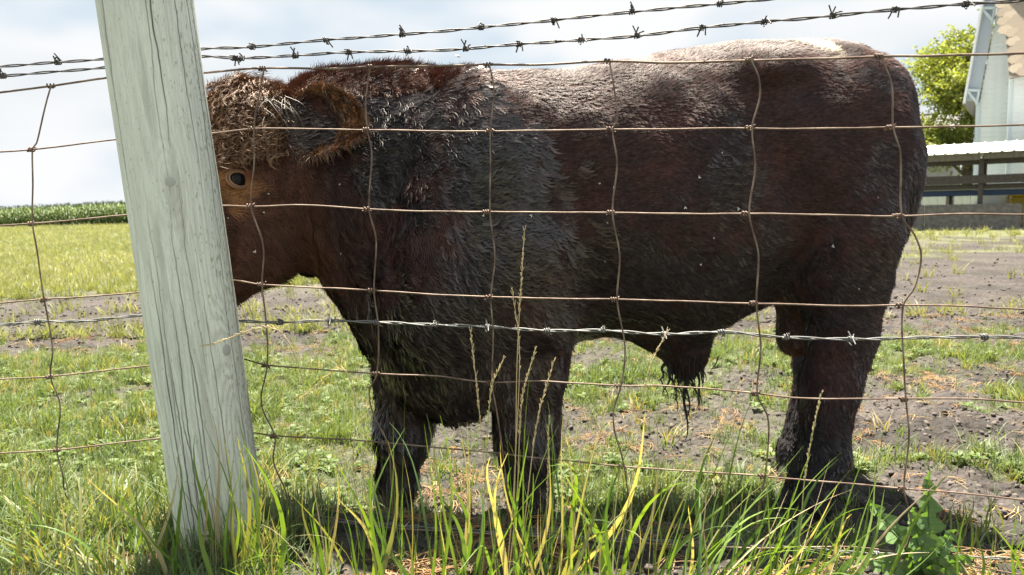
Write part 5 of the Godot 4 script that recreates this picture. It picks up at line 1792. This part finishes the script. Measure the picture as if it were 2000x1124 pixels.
func build_flies() -> void:
	var body := MB.new()
	body.blob(Vector3(0, 0.0022, 0), Vector3(0.0018, 0.0018, 0.0042), 6, 8)
	body.blob(Vector3(0, 0.0024, 0.0048), Vector3(0.0015, 0.0015, 0.0014), 5, 7)
	var wing := MB.new()
	wing.ribbon(PackedVector3Array([Vector3(0, 0.004, 0.001), Vector3(0.0025, 0.0046, -0.003), Vector3(0.0042, 0.0044, -0.0066), Vector3(0.005, 0.004, -0.009)]), Vector3(1, 0, 0.5), PackedFloat32Array([0.0005, 0.0018, 0.0022, 0.0006]), 0.1)
	var wing2 := MB.new()
	wing2.ribbon(PackedVector3Array([Vector3(0, 0.004, 0.001), Vector3(-0.0025, 0.0046, -0.003), Vector3(-0.0042, 0.0044, -0.0066), Vector3(-0.005, 0.004, -0.009)]), Vector3(1, 0, -0.5), PackedFloat32Array([0.0005, 0.0018, 0.0022, 0.0006]), 0.1)
	var dark := mat(lin(0.10, 0.09, 0.08), 0.5)
	var pale := mat(lin(0.55, 0.54, 0.50), 0.3)
	var frame := Transform3D(Basis(Vector3.UP, deg_to_rad(8.0)), Vector3(0.42, 0, -2.58))
	var legs := MB.new()
	for k in 6:
		var sx := -1.0 if k % 2 else 1.0
		var zz := -0.002 + 0.002 * (k / 2)
		legs.tube(PackedVector3Array([Vector3(0, 0.002, zz), Vector3(sx * 0.003, 0.0025, zz), Vector3(sx * 0.0042, 0.0, zz)]), 0.0003, 0.0002, 4)
	var air := thing("fly", Vector3(-0.138, 1.477, -2.289), "single pale fly hovering in the air above the bull's withers", "fly", "flies on the bull")
	air.rotation = Vector3(0.5, 1.1, 0.3)
	for part in [[body, dark, "body"], [wing, pale, "wing"], [wing2, pale, "wing"], [legs, dark, "leg"]]:
		put(part[0].mesh(), part[1], part[2], air)
	for f in [[-1.15, 1.10, "face"], [-1.17, 1.045, "face"], [-1.27, 1.03, "face"], [-1.30, 1.02, "face"], [-1.20, 0.93, "face"],
		[-0.95, 0.92, "neck"], [-0.95, 1.12, "neck"], [-0.42, 1.02, "shoulder"], [-0.55, 1.02, "shoulder"], [-0.22, 1.10, "flank"], [-0.18, 1.09, "flank"], [-0.2, 0.99, "flank"], [-0.2, 0.88, "flank"], [0.02, 1.03, "flank"], [0.06, 1.11, "flank"], [0.08, 0.86, "flank"],
		[0.13, 1.18, "flank"], [0.18, 1.02, "flank"], [0.11, 0.94, "flank"], [0.62, 1.04, "thigh"], [0.50, 0.90, "thigh"], [0.58, 0.77, "thigh"], [0.42, 0.50, "hind leg"], [0.40, 0.70, "hind leg"]]:
		var p := skin_at(f[0], f[1])
		var g := Vector3(skin_at(f[0] + 0.01, f[1]).z - p.z, 0, 0)
		var up := Vector3(-g.x / 0.01, 0.1, 1).normalized()
		var o := thing("fly", frame * (p + up * 0.006), "tiny pale-winged fly sitting on the bull's " + f[2], "fly", "flies on the bull")
		var z := up.cross(Vector3(sin(f[0] * 70.0), cos(f[1] * 90.0), 0)).normalized()
		o.basis = frame.basis * Basis(up.cross(z).normalized(), up, z) * (0.55 + 0.2 * sin(f[0] * 40.0))
		put(body.mesh(), dark, "body", o)
		put(wing.mesh(), pale, "wing", o)
		put(wing2.mesh(), pale, "wing", o)
		put(legs.mesh(), dark, "leg", o)


func _ready() -> void:
	rng.seed = 20240607
	n_soft.seed = 1; n_soft.frequency = 0.25
	n_mid.seed = 2; n_mid.frequency = 2.2; n_mid.fractal_octaves = 3
	n_fine.seed = 3; n_fine.frequency = 9.0; n_fine.fractal_octaves = 3
	n_patch.seed = 4; n_patch.frequency = 0.55; n_patch.fractal_octaves = 2
	set_view()
	steel = mat(lin(0.075, 0.072, 0.075), 0.55, 0.25)
	build_ground()
	scatter_grass()
	build_yard()
	build_tree(Vector3(20.3, 0, -34.5), 8.6, 2.3, 11, Color(0.17, 0.215, 0.055), Color(0.30, 0.33, 0.11), "bright yellow-green leafy tree beside the white barn", 5200)
	build_corn()
	build_post()
	build_wires()
	build_bull()
	build_clumps()
	build_stalks()
	build_thistle()
	build_flies()


func set_view() -> void:
	var cam := Camera3D.new()
	cam.name = "camera"
	cam.fov = 40.83
	cam.near = 0.05
	cam.far = 900.0
	cam.transform = Transform3D(Basis(Vector3(0.99965732, -0.02602759, 0.00279236), Vector3(0.02617695, 0.99395348, -0.10663607), Vector3(0, 0.10667262, 0.9942942)), eye_at)
	var lens := CameraAttributesPhysical.new()
	lens.frustum_focal_length = 32.24
	lens.exposure_aperture = 7.0
	lens.frustum_focus_distance = 2.25
	cam.attributes = lens
	cam.fov = 40.83
	add_child(cam)
	var env := Environment.new()
	env.background_mode = Environment.BG_SKY
	env.tonemap_mode = Environment.TONE_MAPPER_LINEAR
	env.tonemap_exposure = 5.3
	env.sdfgi_enabled = true
	env.ssao_enabled = true
	env.ssil_enabled = true
	var sky := Sky.new()
	var pano := PanoramaSkyMaterial.new()
	pano.panorama = sky_picture()
	sky.sky_material = pano
	env.sky = sky
	var we := WorldEnvironment.new()
	we.name = "environment"
	we.environment = env
	add_child(we)
	var sun := DirectionalLight3D.new()
	sun.name = "sun"
	sun.light_energy = 1.55
	sun.light_color = Color(1.0, 0.955, 0.88)
	sun.light_angular_distance = 0.6
	sun.shadow_enabled = true
	add_child(sun)
	sun.look_at_from_position(Vector3.ZERO, Vector3(0.09, -0.938, 0.335))


func sky_picture() -> ImageTexture:
	# broken white cloud over pale blue
	var f := FastNoiseLite.new()
	f.seed = 12
	f.frequency = 0.9
	f.fractal_octaves = 5
	f.fractal_gain = 0.5
	var g := FastNoiseLite.new()
	g.seed = 5
	g.frequency = 0.5
	g.fractal_octaves = 3
	var w := 1024
	var h := 512
	var px := PackedFloat32Array()
	px.resize(w * h * 3)
	for j in h:
		var el := PI * (0.5 - (j + 0.5) / h)
		for i in w:
			var az := TAU * (i + 0.5) / w
			var d := Vector3(cos(el) * sin(az), sin(el), cos(el) * cos(az))
			var q := Vector3(d.x, d.y * 2.6, d.z) * 2.4
			var cover := 0.0
			var shade := 0.0
			if el > -0.05:
				cover = f.get_noise_3d(q.x, q.y, q.z) + 0.5 * g.get_noise_3d(q.x, q.y, q.z)
				shade = g.get_noise_3d(q.x * 1.4 + 20.0, q.y * 1.4, q.z * 1.4)
			var c := smoothstep(-0.40, 0.30, cover)
			var blue := Vector3(0.60, 0.74, 0.86)
			var white := Vector3(0.97, 0.98, 0.99).lerp(Vector3(0.84, 0.88, 0.915), smoothstep(0.0, 0.5, shade))
			var k := (blue.lerp(white, c)) * 0.192
			px[(j * w + i) * 3] = k.x
			px[(j * w + i) * 3 + 1] = k.y
			px[(j * w + i) * 3 + 2] = k.z
	var im := Image.create_from_data(w, h, false, Image.FORMAT_RGBF, px.to_byte_array())
	return ImageTexture.create_from_image(im)
